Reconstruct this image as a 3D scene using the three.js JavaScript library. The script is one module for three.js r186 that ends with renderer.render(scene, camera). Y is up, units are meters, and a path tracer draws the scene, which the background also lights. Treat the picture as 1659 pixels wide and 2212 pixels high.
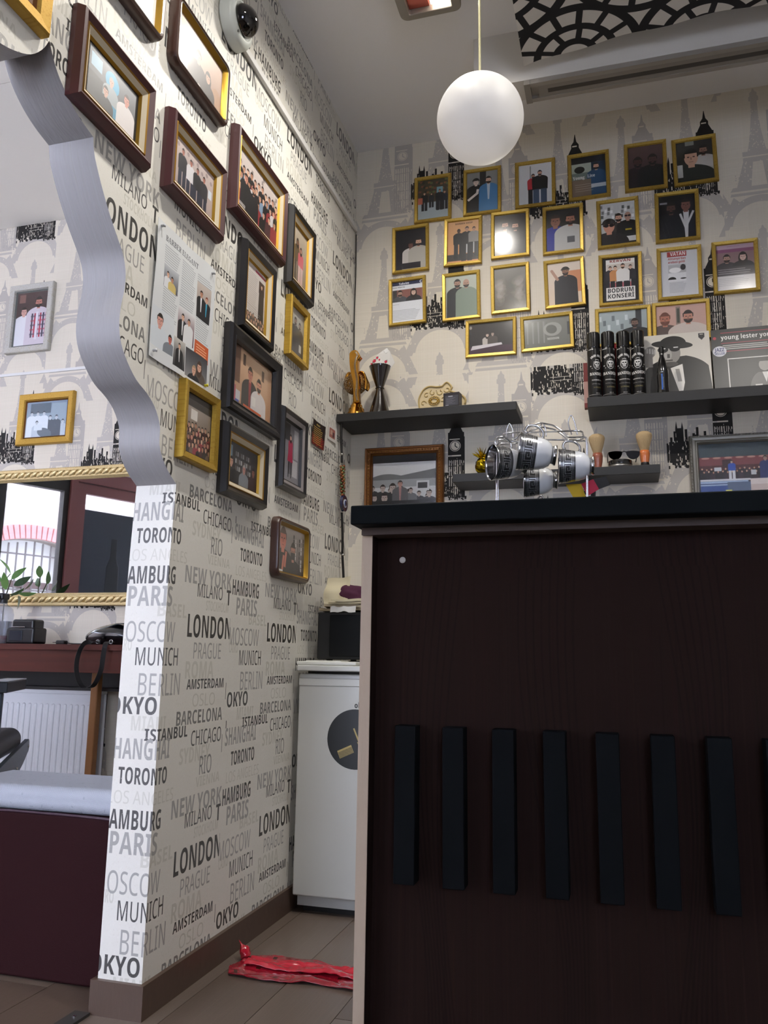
import * as THREE from 'three';
import { RoundedBoxGeometry } from 'three/addons/geometries/RoundedBoxGeometry.js';
import { mergeGeometries, toCreasedNormals } from 'three/addons/utils/BufferGeometryUtils.js';
import { ImprovedNoise } from 'three/addons/math/ImprovedNoise.js';

// ---------------------------------------------------------------- camera, sky, lamps, exposure
const scene = new THREE.Scene();
const camera = new THREE.PerspectiveCamera(64.4195, 1659 / 2212, 0.05, 60);
camera.matrixAutoUpdate = true;
{
  const m = new THREE.Matrix4().set(
    0.9603, 0.0352, 0.2768, 0,
    0.0153, 0.9839, -0.178, 0,
    -0.2786, 0.1752, 0.9443, 0, 0, 0, 0, 1);
  camera.quaternion.setFromRotationMatrix(m);
  camera.position.set(0, 0.85, 0);
}
const SKY = new THREE.Color().setRGB(0.72, 0.79, 1.0);
scene.background = SKY;
scene.backgroundIntensity = 10.5;
const EXPOSURE = 1.3;
const LAMP = new THREE.Color().setRGB(1.0, 0.95, 0.88);
const LAMPS = [[-0.59, -2.41, 3.6], [-0.60, -1.42, 3.2], [0.80, -1.40, 5.4]];   // x, z, candela
const renderer = new THREE.WebGLRenderer({ antialias: true });
renderer.toneMapping = THREE.LinearToneMapping;
renderer.toneMappingExposure = EXPOSURE;
renderer.shadowMap.enabled = true;

// ---------------------------------------------------------------- measures of the room (metres)
const XL = -1.131, ZB = -3.317, YC = 3.217, YCL = 3.112, T = 0.121, ZE = -1.866;   // partition face, back wall, ceilings, partition thickness, partition end
const ZF = 2.3, XR = 2.3;

// ---------------------------------------------------------------- helpers
let seed = 7;
const rnd = () => { seed = (seed * 1664525 + 1013904223) >>> 0; return seed / 4294967296; };
const rr = (a, b) => a + (b - a) * rnd();
const perlin = new ImprovedNoise();
const names = new Map();
const numbered = (n) => { const k = names.get(n) || 0; names.set(n, k + 1); return k ? n + '_' + String(k).padStart(3, '0') : n; };
function thing(name, label, category, pos = [0, 0, 0], turn = 0, group) {
  const o = new THREE.Group(); o.name = numbered(name); scene.add(o); o.position.set(...pos); o.rotation.y = turn;
  o.userData = { label, category }; if (group) o.userData.group = group; return o;
}
function part(name, geo, mat, parent, label) {
  const m = new THREE.Mesh(geo, mat); m.name = name; parent.add(m); if (label) m.userData.label = label; return m;
}
function solo(name, geo, mat, label, category, pos = [0, 0, 0], group) {
  const m = new THREE.Mesh(geo, mat); m.name = numbered(name); scene.add(m); m.position.set(...pos);
  m.userData = { label, category }; if (group) m.userData.group = group; return m;
}
function struct(name, geo, mat, parent) {
  const m = new THREE.Mesh(geo, mat); m.name = parent ? name : numbered(name); (parent || scene).add(m); if (!parent) m.userData.kind = 'structure'; return m;
}
function structGroup(name, pos = [0, 0, 0], turn = 0) {
  const o = new THREE.Group(); o.name = numbered(name); o.userData.kind = 'structure'; o.position.set(...pos); o.rotation.y = turn; scene.add(o); return o;
}
const box = (w, h, d, x = 0, y = 0, z = 0) => new THREE.BoxGeometry(w, h, d).translate(x, y, z);
const bx = (x0, x1, y0, y1, z0, z1) => box(x1 - x0, y1 - y0, z1 - z0, (x0 + x1) / 2, (y0 + y1) / 2, (z0 + z1) / 2);
const rb = (w, h, d, r, x = 0, y = 0, z = 0) => new RoundedBoxGeometry(w, h, d, 3, r).translate(x, y, z);
const cyl = (r0, r1, h, x = 0, y = 0, z = 0, n = 24) => new THREE.CylinderGeometry(r0, r1, h, n).translate(x, y, z);
const lathe = (pts, n = 40) => new THREE.LatheGeometry(pts.map((p) => new THREE.Vector2(p[0], p[1])), n);
const V = (x, y, z) => new THREE.Vector3(x, y, z);
const tube = (pts, r, n = 60, k = 8, closed = false) => new THREE.TubeGeometry(new THREE.CatmullRomCurve3(pts.map((p) => V(...p)), closed, 'centripetal'), n, r, k, closed);
function wire(pts, r, k = 7) {                                   // straight runs with small bends
  const path = new THREE.CurvePath(), b = r * 3;
  let prev = V(...pts[0]);
  for (let i = 1; i < pts.length; i++) {
    const p = V(...pts[i]);
    if (i === pts.length - 1) { path.add(new THREE.LineCurve3(prev, p)); break; }
    const a = p.clone().sub(prev).normalize(), c = V(...pts[i + 1]).sub(p).normalize();
    const e = p.clone().addScaledVector(a, -b), f = p.clone().addScaledVector(c, b);
    path.add(new THREE.LineCurve3(prev, e)); path.add(new THREE.QuadraticBezierCurve3(e, p, f)); prev = f;
  }
  return new THREE.TubeGeometry(path, pts.length * 14, r, k, false);
}
const merge = (list) => mergeGeometries(list.map((g) => { const q = g.index ? g.toNonIndexed() : g; for (const k of Object.keys(q.attributes)) if (!['position', 'normal', 'uv'].includes(k)) q.deleteAttribute(k); return q; }));
function bend(g, f) { const p = g.attributes.position; for (let i = 0; i < p.count; i++) { const v = f(p.getX(i), p.getY(i), p.getZ(i)); p.setXYZ(i, v[0], v[1], v[2]); } g.computeVertexNormals(); return g; }
const crumple = (g, amp, freq, s) => bend(g, (x, y, z) => [x + amp * perlin.noise(x * freq + s, y * freq, z * freq), y + amp * perlin.noise(x * freq, y * freq + s + 9, z * freq), z + amp * perlin.noise(x * freq, y * freq, z * freq + s + 31)]);

function canvas(w, h, draw) { const c = document.createElement('canvas'); c.width = w; c.height = h; const x = c.getContext('2d'); draw(x, w, h); return c; }
function tex(w, h, draw, wrap = false, srgb = true) {
  const t = new THREE.CanvasTexture(canvas(w, h, draw));
  if (srgb) t.colorSpace = THREE.SRGBColorSpace;
  t.magFilter = THREE.LinearFilter;
  if (wrap) t.wrapS = t.wrapT = THREE.RepeatWrapping;
  return t;
}
const std = (color, roughness = 0.6, more = {}) => new THREE.MeshStandardMaterial({ color, roughness, ...more });
const phy = (color, roughness = 0.6, more = {}) => new THREE.MeshPhysicalMaterial({ color, roughness, ...more });
function word(x, s, px, py, cap, width, color, weight = 'bold', family = 'sans-serif', heavy = 0) {   // text fitted to a cap height and a width, baseline at py
  x.save(); x.font = `${weight} ${cap / 0.714}px ${family}`; const m = x.measureText(s).width; x.translate(px, py); if (width) x.scale(width / m, 1); x.fillStyle = color; x.fillText(s, 0, 0); x.restore();
}
function speckle(x, w, h, n, cols, s0, s1, a) { for (let i = 0; i < n; i++) { x.globalAlpha = a * rnd(); x.fillStyle = cols[(rnd() * cols.length) | 0]; x.fillRect(rnd() * w, rnd() * h, rr(s0, s1), rr(s0, s1)); } x.globalAlpha = 1; }

// fine relief and grain shared by many surfaces
const grain = tex(256, 256, (x, w, h) => { const d = x.createImageData(w, h); for (let i = 0; i < w * h; i++) { const v = 128 + (rnd() - 0.5) * 120; d.data.set([v, v, v, 255], i * 4); } x.putImageData(d, 0, 0); }, true, false);
const rough = (t, u, v) => { const c = t.clone(); c.repeat.set(u, v); c.needsUpdate = true; return c; };

// ---------------------------------------------------------------- wallpapers
// city names, one repeat of 0.52 x 0.612 m
const TU = 0.52, TV = 0.612, PPM = 2200;
const cityPrint = (ink) => (x, w, h) => {                         // ink: the same letters as a mask of the glossy ink
  x.fillStyle = ink ? '#808080' : '#dddad0'; x.fillRect(0, 0, w, h);
  if (!ink) speckle(x, w, h, 9000, ['#d2cec2', '#e6e3da', '#d8d4c6'], 2, 9, 0.5);
  const D = ink ? '#505050' : '#454442', M = ink ? '#505050' : '#7d7c78', L = ink ? '#555555' : '#9f9d98', G = ink ? '#707070' : '#cbc8bc';
  const W = [['STOCKHOLM', .366, .366, .028, .14, G], ['BASEL', .123, .338, .035, .14, G], ['ROMA', .267, .178, .046, .164, G], ['OSLO', .316, .102, .034, .135, G, 'normal'], ['SYDNEY', .265, .567, .041, .167, G], ['LOS ANGELES', .018, .484, .031, .23, G, 'normal'], ['VIENNA', .362, .498, .027, .137, G], ['CAIRO', .0, .25, .03, .06, G], ['MIAMI', .07, .05, .036, .12, G],
    ['NEW YORK', .238, .435, .046, .280, L], ['MILANO', .311, .401, .037, .155, D, 'normal'], ['HAMBURG', .002, .424, .046, .194, D], ['PARIS', .032, .365, .052, .154, L], ['LONDON', .265, .289, .062, .268, D],
    ['MOSCOW', -.008, .273, .052, .215, L, 'normal'], ['PRAGUE', .306, .231, .044, .167, L, 'normal'], ['MUNICH', .068, .213, .045, .165, D, 'normal'], ['BERLIN', .081, .137, .055, .171, L, 'normal'], ['AMSTERDAM', .284, .149, .027, .215, D],
    ['OKYO', .001, .090, .043, .146, D], ['BARCELONA', .236, .057, .036, .261, M], ['ISTANBUL', .113, .026, .029, .190, D], ['CHICAGO', .321, .610, .040, .178, D, 'normal'], ['SHANGHAI', .002, .592, .050, .215, L], ['RIO', .374, .529, .049, .075, M, 'normal'], ['TORONTO', .046, .531, .040, .165, D]];
  for (const dv of [0, TV]) {
    for (const [s, u, v, c, wd, col, wt = 'bold'] of W) word(x, s, u * PPM, h - (v - dv) * PPM, c * PPM, wd * PPM, col, wt, 'sans-serif', wt === 'bold' ? .06 : .035);
    x.fillStyle = D;
    word(x, 'T', .488 * PPM, h - (.389 - dv) * PPM, .045 * PPM, .03 * PPM, D);
    x.fillRect(.512 * PPM, h - (.162 - dv) * PPM, 5, .048 * PPM);
    x.fillRect(.004 * PPM, h - (.052 - dv) * PPM, 9, .022 * PPM);
    x.fillStyle = M; x.fillRect(.503 * PPM, h - (.627 - dv) * PPM, 7, .05 * PPM);
  }
  // worn print: small flecks of bare paper on the letters
  if (!ink) speckle(x, w, h, 2600, ['#dddad0', '#d6d2c6'], 1, 5, 0.7);
};
const cityTex = tex(Math.round(TU * PPM), Math.round(TV * PPM), cityPrint(false), true), cityInk = tex(Math.round(TU * PPM / 2) * 2, Math.round(TV * PPM), cityPrint(true), true, false);
const cityBump = rough(grain, 6, 6);
const mCity = std('#ffffff', 1, { map: cityTex, roughnessMap: cityInk, bumpMap: cityBump, bumpScale: 0.0005 });

// towers, one repeat of 0.53 x 0.616 m; measured from the black clock: x from the left of the strip, y up from the clock
const PU = 0.53, PV = 0.616;
const parisTex = tex(Math.round(PU * 1900), Math.round(PV * 1900), (x, w, h) => {
  const S = 1900, base = '#d8d0c0';
  x.fillStyle = base; x.fillRect(0, 0, w, h);
  for (let i = 0; i < 900; i++) { x.globalAlpha = 0.16 * rnd(); x.fillStyle = rnd() < 0.5 ? '#c8beac' : '#eee8da'; if (rnd() < 0.5) x.fillRect(rnd() * w, 0, rr(1, 3), h); else x.fillRect(0, rnd() * h, w, rr(1, 3)); }
  x.globalAlpha = 1;
  const grey = '#bcb6ae', grey2 = '#b3ada6', black = '#1d1b1a';
  const at = (fn) => { for (const dx of [-PU, 0, PU]) for (const dy of [-PV, 0, PV]) { x.save(); x.translate(dx * S, h - dy * S); x.scale(S, -S); fn(); x.restore(); } };   // metres, y up
  const poly = (pts) => { x.beginPath(); pts.forEach((p, i) => (i ? x.lineTo(...p) : x.moveTo(...p))); x.closePath(); x.fill(); };
  const rough_ = (x0, x1, y0, y1, n, s, col, sd) => { seed = sd; x.fillStyle = col; for (let i = 0; i < n; i++) { const a = rr(x0, x1), b = rr(y0, y1); if (col === base && sd > 20) x.fillRect(a, b, rr(s * .2, s * .45), rr(s * .5, s * 2.2)); else x.fillRect(a, b, rr(s * .4, s), rr(s * .4, s * 1.4)); } };
  const eiffel = (cx, tip, col) => {
    const H = 0.61, q = (hw, f) => [[cx - hw, tip - f * H], [cx + hw, tip - f * H]];
    x.fillStyle = col;
    const side = [[.002, 0], [.006, .02], [.014, .03], [.014, .055], [.019, .06], [.019, .09], [.012, .095], [.014, .2], [.021, .32], [.032, .44], [.036, .465]];
    poly([...side.map(([a, f]) => [cx - a, tip - f * H]), ...side.slice().reverse().map(([a, f]) => [cx + a, tip - f * H])]);
    poly([...q(.056, .465), ...q(.056, .5).reverse()]);
    x.fillStyle = col;
    for (const s of [-1, 1]) {
      poly([[cx + s * .05, tip - .51 * H], [cx + s * .016, tip - .51 * H], [cx + s * .03, tip - .725 * H], [cx + s * .085, tip - .725 * H]]);
      poly([[cx + s * .055, tip - .51 * H], [cx, tip - .51 * H], [cx, tip - .545 * H], [cx + s * .055, tip - .545 * H]]);
      poly([[cx + s * .1, tip - .79 * H], [cx + s * .165, tip - 1.02 * H], [cx + s * .125, tip - 1.02 * H], [cx + s * .095, tip - .9 * H], [cx + s * .07, tip - .84 * H]]);
    }
    poly([...q(.1, .72), ...q(.11, .75).reverse()]);
    poly([...q(.108, .765), ...q(.112, .785).reverse()]);
    x.strokeStyle = col; x.lineWidth = 0.030; x.beginPath(); x.arc(cx, tip - 1.02 * H, 0.126, 0.12, Math.PI - 0.12); x.stroke();
    rough_(cx - .035, cx + .035, tip - .46 * H, tip - .15 * H, 60, .005, base, 11);
    rough_(cx - .08, cx + .08, tip - .72 * H, tip - .53 * H, 60, .006, base, 12);
    rough_(cx - .15, cx + .15, tip - 1.0 * H, tip - .8 * H, 40, .006, base, 13);
    rough_(cx - .1, cx - .05, tip - .72 * H, tip - .6 * H, 16, .006, col, 14);
  };
  const ben = (cx, ck, col, w2, low) => {
    x.fillStyle = col;
    poly([[cx - .001, ck + .155], [cx + .001, ck + .155], [cx + .006, ck + .12], [cx + .016, ck + .105], [cx + .016, ck + .09], [cx + .03, ck + .06], [cx - .03, ck + .06], [cx - .016, ck + .09], [cx - .016, ck + .105], [cx - .006, ck + .12]]);
    x.fillRect(cx - w2, ck - .04, w2 * 2, .1);
    x.fillStyle = base; x.beginPath(); x.arc(cx - .004, ck, .024, 0, 7); x.fill();
    x.fillRect(cx - w2 + .006, ck + .028, w2 * 1.3, .004); x.fillRect(cx - .012, ck + .095, .02, .006);
    x.strokeStyle = col; x.lineWidth = .0025; x.beginPath(); x.arc(cx - .004, ck, .02, 0, 7); x.stroke();
    x.lineWidth = .004; x.beginPath(); x.moveTo(cx - .004, ck + .014); x.lineTo(cx - .004, ck); x.lineTo(cx + .006, ck - .008); x.stroke();
    x.fillStyle = col;
    x.fillRect(cx - w2, ck - .062, w2 * 2, .016);
    for (let i = 0; i < 7; i++) x.fillRect(cx - w2 + i * w2 * .24, ck - low, .0042 + (i % 3) * .001, low - .05);
    x.fillRect(cx + w2 * .62, ck - low, w2 * .45, low + .04);
    for (let i = 0; i < 4; i++) x.fillRect(cx - w2, ck - .09 - i * .045, w2 * 1.6, .004);
    rough_(cx - w2, cx + w2, ck - low, ck - .05, 50, .006, base, 21);
    rough_(cx - w2, cx + w2 * 1.1, ck - low - .012, ck - low + .02, 40, .008, col, 22);
  };
  at(() => eiffel(.14, .196, grey));
  at(() => eiffel(.402, .281, grey));
  at(() => ben(.226, .03, grey2, .042, .28));
  at(() => ben(.475, 0, black, .035, .225));
  at(() => {                                                   // skyline with ragged lower edge
    x.fillStyle = black; x.fillRect(.275, -.2, .17, .085);
    for (let i = 0; i < 12; i++) { const a = .265 + i * .014; x.fillRect(a, -.19, .009, .07 + ((i * 37) % 11) * .006); }
    x.fillRect(.30, -.2, .03, .14); x.fillRect(.37, -.2, .02, .11);
    poly([[.3, -.06], [.304, -.03], [.308, -.06]]); poly([[.322, -.06], [.326, -.035], [.33, -.06]]);
    rough_(.265, .45, -.225, -.19, 120, .012, black, 31);
    rough_(.27, .44, -.215, -.09, 90, .008, base, 32);
    x.fillStyle = base; x.fillRect(.345, -.165, .09, .002); x.fillRect(.345, -.15, .09, .002);
  });
}, true);
const mParis = std('#ffffff', 0.8, { map: parisTex, bumpMap: rough(grain, 8, 8), bumpScale: 0.0004 });

const plasterTex = tex(512, 512, (x, w, h) => {
  x.fillStyle = '#969392'; x.fillRect(0, 0, w, h);
  for (let i = 0; i < 1400; i++) { x.globalAlpha = 0.10 * rnd(); x.fillStyle = rnd() < .5 ? '#82807f' : '#a8a6a4'; x.fillRect(rnd() * w, rnd() * h, rr(1, 4), rr(30, 200)); }
  x.globalAlpha = 1;
}, true);
const mPlaster = std('#ffffff', 0.5, { map: plasterTex, bumpMap: rough(grain, 1, 0.15), bumpScale: 0.0015 });
const mCeil = std('#ecebeb', 0.85, { bumpMap: rough(grain, 20, 20), bumpScale: 0.0006 });
const mPlain = std('#dbd9d6', 0.85);

// ---------------------------------------------------------------- floor of planks
const plankTex = tex(512, 1024, (x, w, h) => {
  x.fillStyle = '#6b5e55'; x.fillRect(0, 0, w, h);
  for (let i = 0; i < 700; i++) { x.globalAlpha = 0.22 * rnd(); x.fillStyle = ['#564a42', '#7b6e64', '#5f5349', '#85786d'][(rnd() * 4) | 0]; const a = rnd() * w; x.fillRect(a, rnd() * h, rr(1, 4), rr(60, 500)); }
  x.globalAlpha = 1; speckle(x, w, h, 900, ['#40372f', '#82756b'], 1, 5, 0.35);
}, true);
const plankMats = ['#f4efe9', '#e8e2dc', '#ffffff', '#dcd4cc'].map((c) => std(c, 0.3, { map: plankTex, bumpMap: rough(grain, 1, 4), bumpScale: 0.0003 }));
{
  const floor = structGroup('floor');
  part('subfloor', bx(-5.6, XR + .1, -0.06, -0.012, ZB - .1, ZF + .1), std('#3c352f', .9), floor);
  const L = 1.2, Wd = 0.192, geo = box(Wd - .0016, .012, L - .002, 0, -.006, 0), uv = geo.attributes.uv;
  let n = 0;
  for (let i = 0; i < 21; i++) for (let k = 0; k < 6; k++) {
    const x = -3.0 + (i + .5) * Wd, z = ZB + (k + .5) * L - ((i * 0.41) % 1) * L;
    if (z > ZF + .2 || z < ZB - L * .5 + .02) continue;
    const p = part('floor_plank', geo, plankMats[(i * 7 + k * 3) % 4], floor); p.position.set(x, 0, z); p.rotation.y = (i + k) % 2 ? Math.PI : 0; n++;
  }
}

// ---------------------------------------------------------------- back wall, in papered strips
function strip(x0, x1, y0, y1, z, clock, xs) {                    // plane facing +z; clock: height of a black clock in this strip
  const g = new THREE.PlaneGeometry(x1 - x0, y1 - y0).translate((x0 + x1) / 2, (y0 + y1) / 2, z), p = g.attributes.position, u = g.attributes.uv;
  for (let i = 0; i < p.count; i++) u.setXY(i, (p.getX(i) - xs) / PU, (p.getY(i) - clock) / PV);
  return g;
}
{
  const g = [], seam = 2.075;
  const right = [[-1.131, 2.515, 1.751], [-.601, 2.36, 1.874, .265], [-.601, 2.36, 2.172, .53, .265], [-.071, 2.375, 1.83], [.459, 2.40, 1.95], [.989, 2.5, 1.8], [1.519, 2.4, 1.9], [2.049, 2.5, 1.8]];
  for (const [xs, up, lo, w = PU, from = 0] of right) { const x0 = xs + from, x1 = Math.min(xs + w, XR + .1); g.push(strip(x0, x1, seam, YC, ZB, up, xs), strip(x0, x1, 0, seam, ZB, lo, xs)); }
  const left = [[-1.734, 2.4, 2.0], [-2.264, 2.7, 1.75], [-2.794, 2.218, 1.904], [-3.324, 2.624, 2.02], [-3.854, 2.4, 1.9], [-4.384, 2.6, 2.0], [-4.914, 2.5, 1.8], [-5.6, 2.5, 1.8]];
  for (const [xs, up, lo] of left) { const x1 = Math.min(xs + PU, XL - T * .5), e = xs < -5.2 ? -4.914 : x1; g.push(strip(xs, e, 2.27, YC, ZB, up, xs), strip(xs, e, 0, 2.27, ZB, lo, xs)); }
  const wall = structGroup('wall_back');
  part('wallpaper', merge(g), mParis, wall);
  part('masonry', bx(-5.6, XR + .1, -.06, YC + .1, ZB - .2, ZB - .001), mPlain, wall);
  // paper joints: a thin lifted edge across each side
  struct('trim_1', bx(-5.4, XL - T, 2.262, 2.276, ZB, ZB + .006), std('#d9d8d6', .6));
}

// ---------------------------------------------------------------- partition with the wavy archway
const profile = [];                                               // (u = -z, y) from the floor up and over to the far side
{
  const runs = [
    [[1.866, 0], [1.868, .6], [1.873, 1.1], [1.882, 1.301]],
    [[1.882, 1.301], [1.841, 1.325], [1.808, 1.354], [1.789, 1.386], [1.785, 1.435], [1.756, 1.476], [1.717, 1.5], [1.667, 1.519], [1.624, 1.551], [1.594, 1.587], [1.581, 1.629], [1.583, 1.677], [1.592, 1.729], [1.59, 1.77], [1.574, 1.807], [1.55, 1.834], [1.517, 1.87], [1.485, 1.911], [1.457, 1.953], [1.438, 1.988], [1.43, 2.023]],
    [[1.43, 2.023], [1.383, 2.035], [1.34, 2.054], [1.302, 2.082], [1.282, 2.106], [1.263, 2.138]],
    [[1.263, 2.138], [1.249, 2.108], [1.219, 2.07], [1.181, 2.045], [1.132, 2.026], [1.08, 2.02], [1.02, 2.03], [.98, 2.05], [.945, 2.085], [.93, 2.11]],
    [[.93, 2.11], [.87, 2.06], [.78, 2.04], [.69, 2.06], [.63, 2.11]]];
  for (const r of runs.slice(0, 4).reverse()) runs.push(r.map(([u, y]) => [1.56 - u, y]).reverse());
  const group = structGroup('wall_partition'), smooth = [], jambPaper = [];
  runs.forEach((r, k) => {
    const pts = new THREE.CatmullRomCurve3(r.map(([u, y]) => V(u, y, 0)), false, 'centripetal').getPoints(r.length * 3);
    const pos = [], uv = [], idx = []; let len = 0;
    pts.forEach((p, i) => {
      if (i) len += p.distanceTo(pts[i - 1]);
      if (i || !k) profile.push([p.x, p.y]);
      const n = 4;
      for (let j = 0; j <= n; j++) { const x = XL - T * j / n; pos.push(x, p.y, -p.x); uv.push(k === 0 ? (1.866 - (XL - x) - 1.714) / TU : j / n * .25, k === 0 ? p.y / TV : len * 2); }
      if (i) for (let j = 0; j < n; j++) { const a = (i - 1) * (n + 1) + j, b = i * (n + 1) + j; idx.push(a, b, b + 1, a, b + 1, a + 1); }
    });
    const g = new THREE.BufferGeometry(); g.setAttribute('position', new THREE.Float32BufferAttribute(pos, 3)); g.setAttribute('uv', new THREE.Float32BufferAttribute(uv, 2)); g.setIndex(idx); g.computeVertexNormals();
    (k === 0 || k === runs.length - 1 ? jambPaper : smooth).push(g);
  });
  const outline = [...profile, [-ZF, 0], [-ZF, YC], [-ZB, YC], [-ZB, 0]].map(([u, y]) => [u, y]);
  // profile runs floor(near corner) -> arch -> floor(other side): the polygon goes round the wall
  const clip = (poly, lim, keepBelow) => { const out = []; poly.forEach((a, i) => { const b = poly[(i + 1) % poly.length], ia = keepBelow ? a[0] <= lim : a[0] >= lim, ib = keepBelow ? b[0] <= lim : b[0] >= lim; if (ia) out.push(a); if (ia !== ib) { const f = (lim - a[0]) / (b[0] - a[0]); out.push([lim, a[1] + (b[1] - a[1]) * f]); } }); return out; };
  const face = (u0, u1, off, x) => {
    const p = clip(clip(outline, u1, true), u0, false);
    const g = new THREE.ShapeGeometry(new THREE.Shape(p.map(([u, y]) => new THREE.Vector2(u, y)))), q = g.attributes.position, t = g.attributes.uv, n = g.attributes.normal;
    for (let i = 0; i < q.count; i++) { const u = q.getX(i), y = q.getY(i); q.setXYZ(i, x, y, -u); t.setXY(i, (u - 1.714) / TU, (y + off) / TV); n.setXYZ(i, x === XL ? 1 : -1, 0, 0); }
    if (x !== XL) { const ix = g.index.array; for (let i = 0; i < ix.length; i += 3) { const s = ix[i]; ix[i] = ix[i + 1]; ix[i + 1] = s; } }
    return g;
  };
  part('wallpaper', merge([face(-ZF, 1.714, .269, XL), face(1.714, 2.754, 0, XL), face(2.754, -ZB, .232, XL), face(-ZF, -ZB, 0, XL - T), ...jambPaper]), mCity, group);
  part('archway_reveal', merge(smooth), mPlaster, group);
  // skirting round the foot of the partition
  const mSk = std('#c9b8ae', .4, { map: plankTex });
  const sk = structGroup('baseboard_partition');
  part('skirting_board', bx(XL, XL + .012, 0, .078, ZB, ZE + .012), mSk, sk);
  part('skirting_board', bx(XL - T - .012, XL, 0, .078, ZE, ZE + .012), mSk, sk);
  part('skirting_board', bx(XL - T - .012, XL - T, 0, .078, ZB + .3, ZE), mSk, sk);
}

// ceilings
{
  struct('ceiling', bx(XL - T, XR + .1, YC, YC + .1, ZB - .1, ZF + .1), mCeil);
  const c = structGroup('ceiling_side'), mW = std('#f0ece4', .8), z0 = ZB, xs = [-5.6, -4.4, -3.2, -2.0, XL - T];
  for (let i = 0; i < 4; i++) for (let k = 0; k < 6; k++) part('ceiling_panel', bx(xs[i] + .0015, xs[i + 1] - .0015, YCL, YCL + .012, z0 + k * .95 + .0015, Math.min(z0 + (k + 1) * .95, ZF) - .0015), mW, c);
  part('ceiling_slab', bx(-5.6, XL - T, YCL + .012, YC + .1, ZB - .1, ZF + .1), mPlain, c);
}
// remaining walls of the room, behind the camera and to the right
struct('wall_right', bx(XR, XR + .1, 0, YC, ZB, ZF), mPlain);
struct('wall_front', merge([bx(-1.25, .5, 0, YC, ZF, ZF + .1), bx(1.6, XR, 0, YC, ZF, ZF + .1), bx(.5, 1.6, 0, 1.2, ZF, ZF + .1), bx(.5, 1.6, 2.4, YC, ZF, ZF + .1), bx(-3.2, -2.95, 0, YC, ZF, ZF + .1), bx(-2.95, -1.25, 0, .2, ZF, ZF + .1), bx(-2.95, -1.25, 3.04, YC, ZF, ZF + .1)]), mPlain);

// bulkhead under the ceiling with its rail
{
  struct('trim_2', bx(-.474, XR, 3.0, YC, -2.86, -2.75), std('#d6d2cb', .8));
  const r = thing('blind_rail', 'long grey metal rail along the lower edge of the white ceiling bulkhead', 'rail', [0, 0, 0]);
  const mR = std('#a09a92', .5, { metalness: .3 });
  part('rail_body', merge([bx(-.262, XR - .02, 2.982, 3.0, -2.772, -2.752), bx(-.262, XR - .02, 2.982, 3.0, -2.858, -2.838), bx(-.262, XR - .02, 2.996, 3.0, -2.84, -2.77)]), mR, r);
  part('end_cap', bx(-.285, -.262, 2.98, 3.0, -2.86, -2.75), std('#8d877f', .5), r);
  part('inner_strip', bx(-.235, XR - .05, 2.984, 2.996, -2.838, -2.772), std('#8b857d', .6), r); part('slot', bx(-.2, XR - .05, 2.9835, 2.985, -2.818, -2.796), std('#4a4640', .6), r);
}

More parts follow.
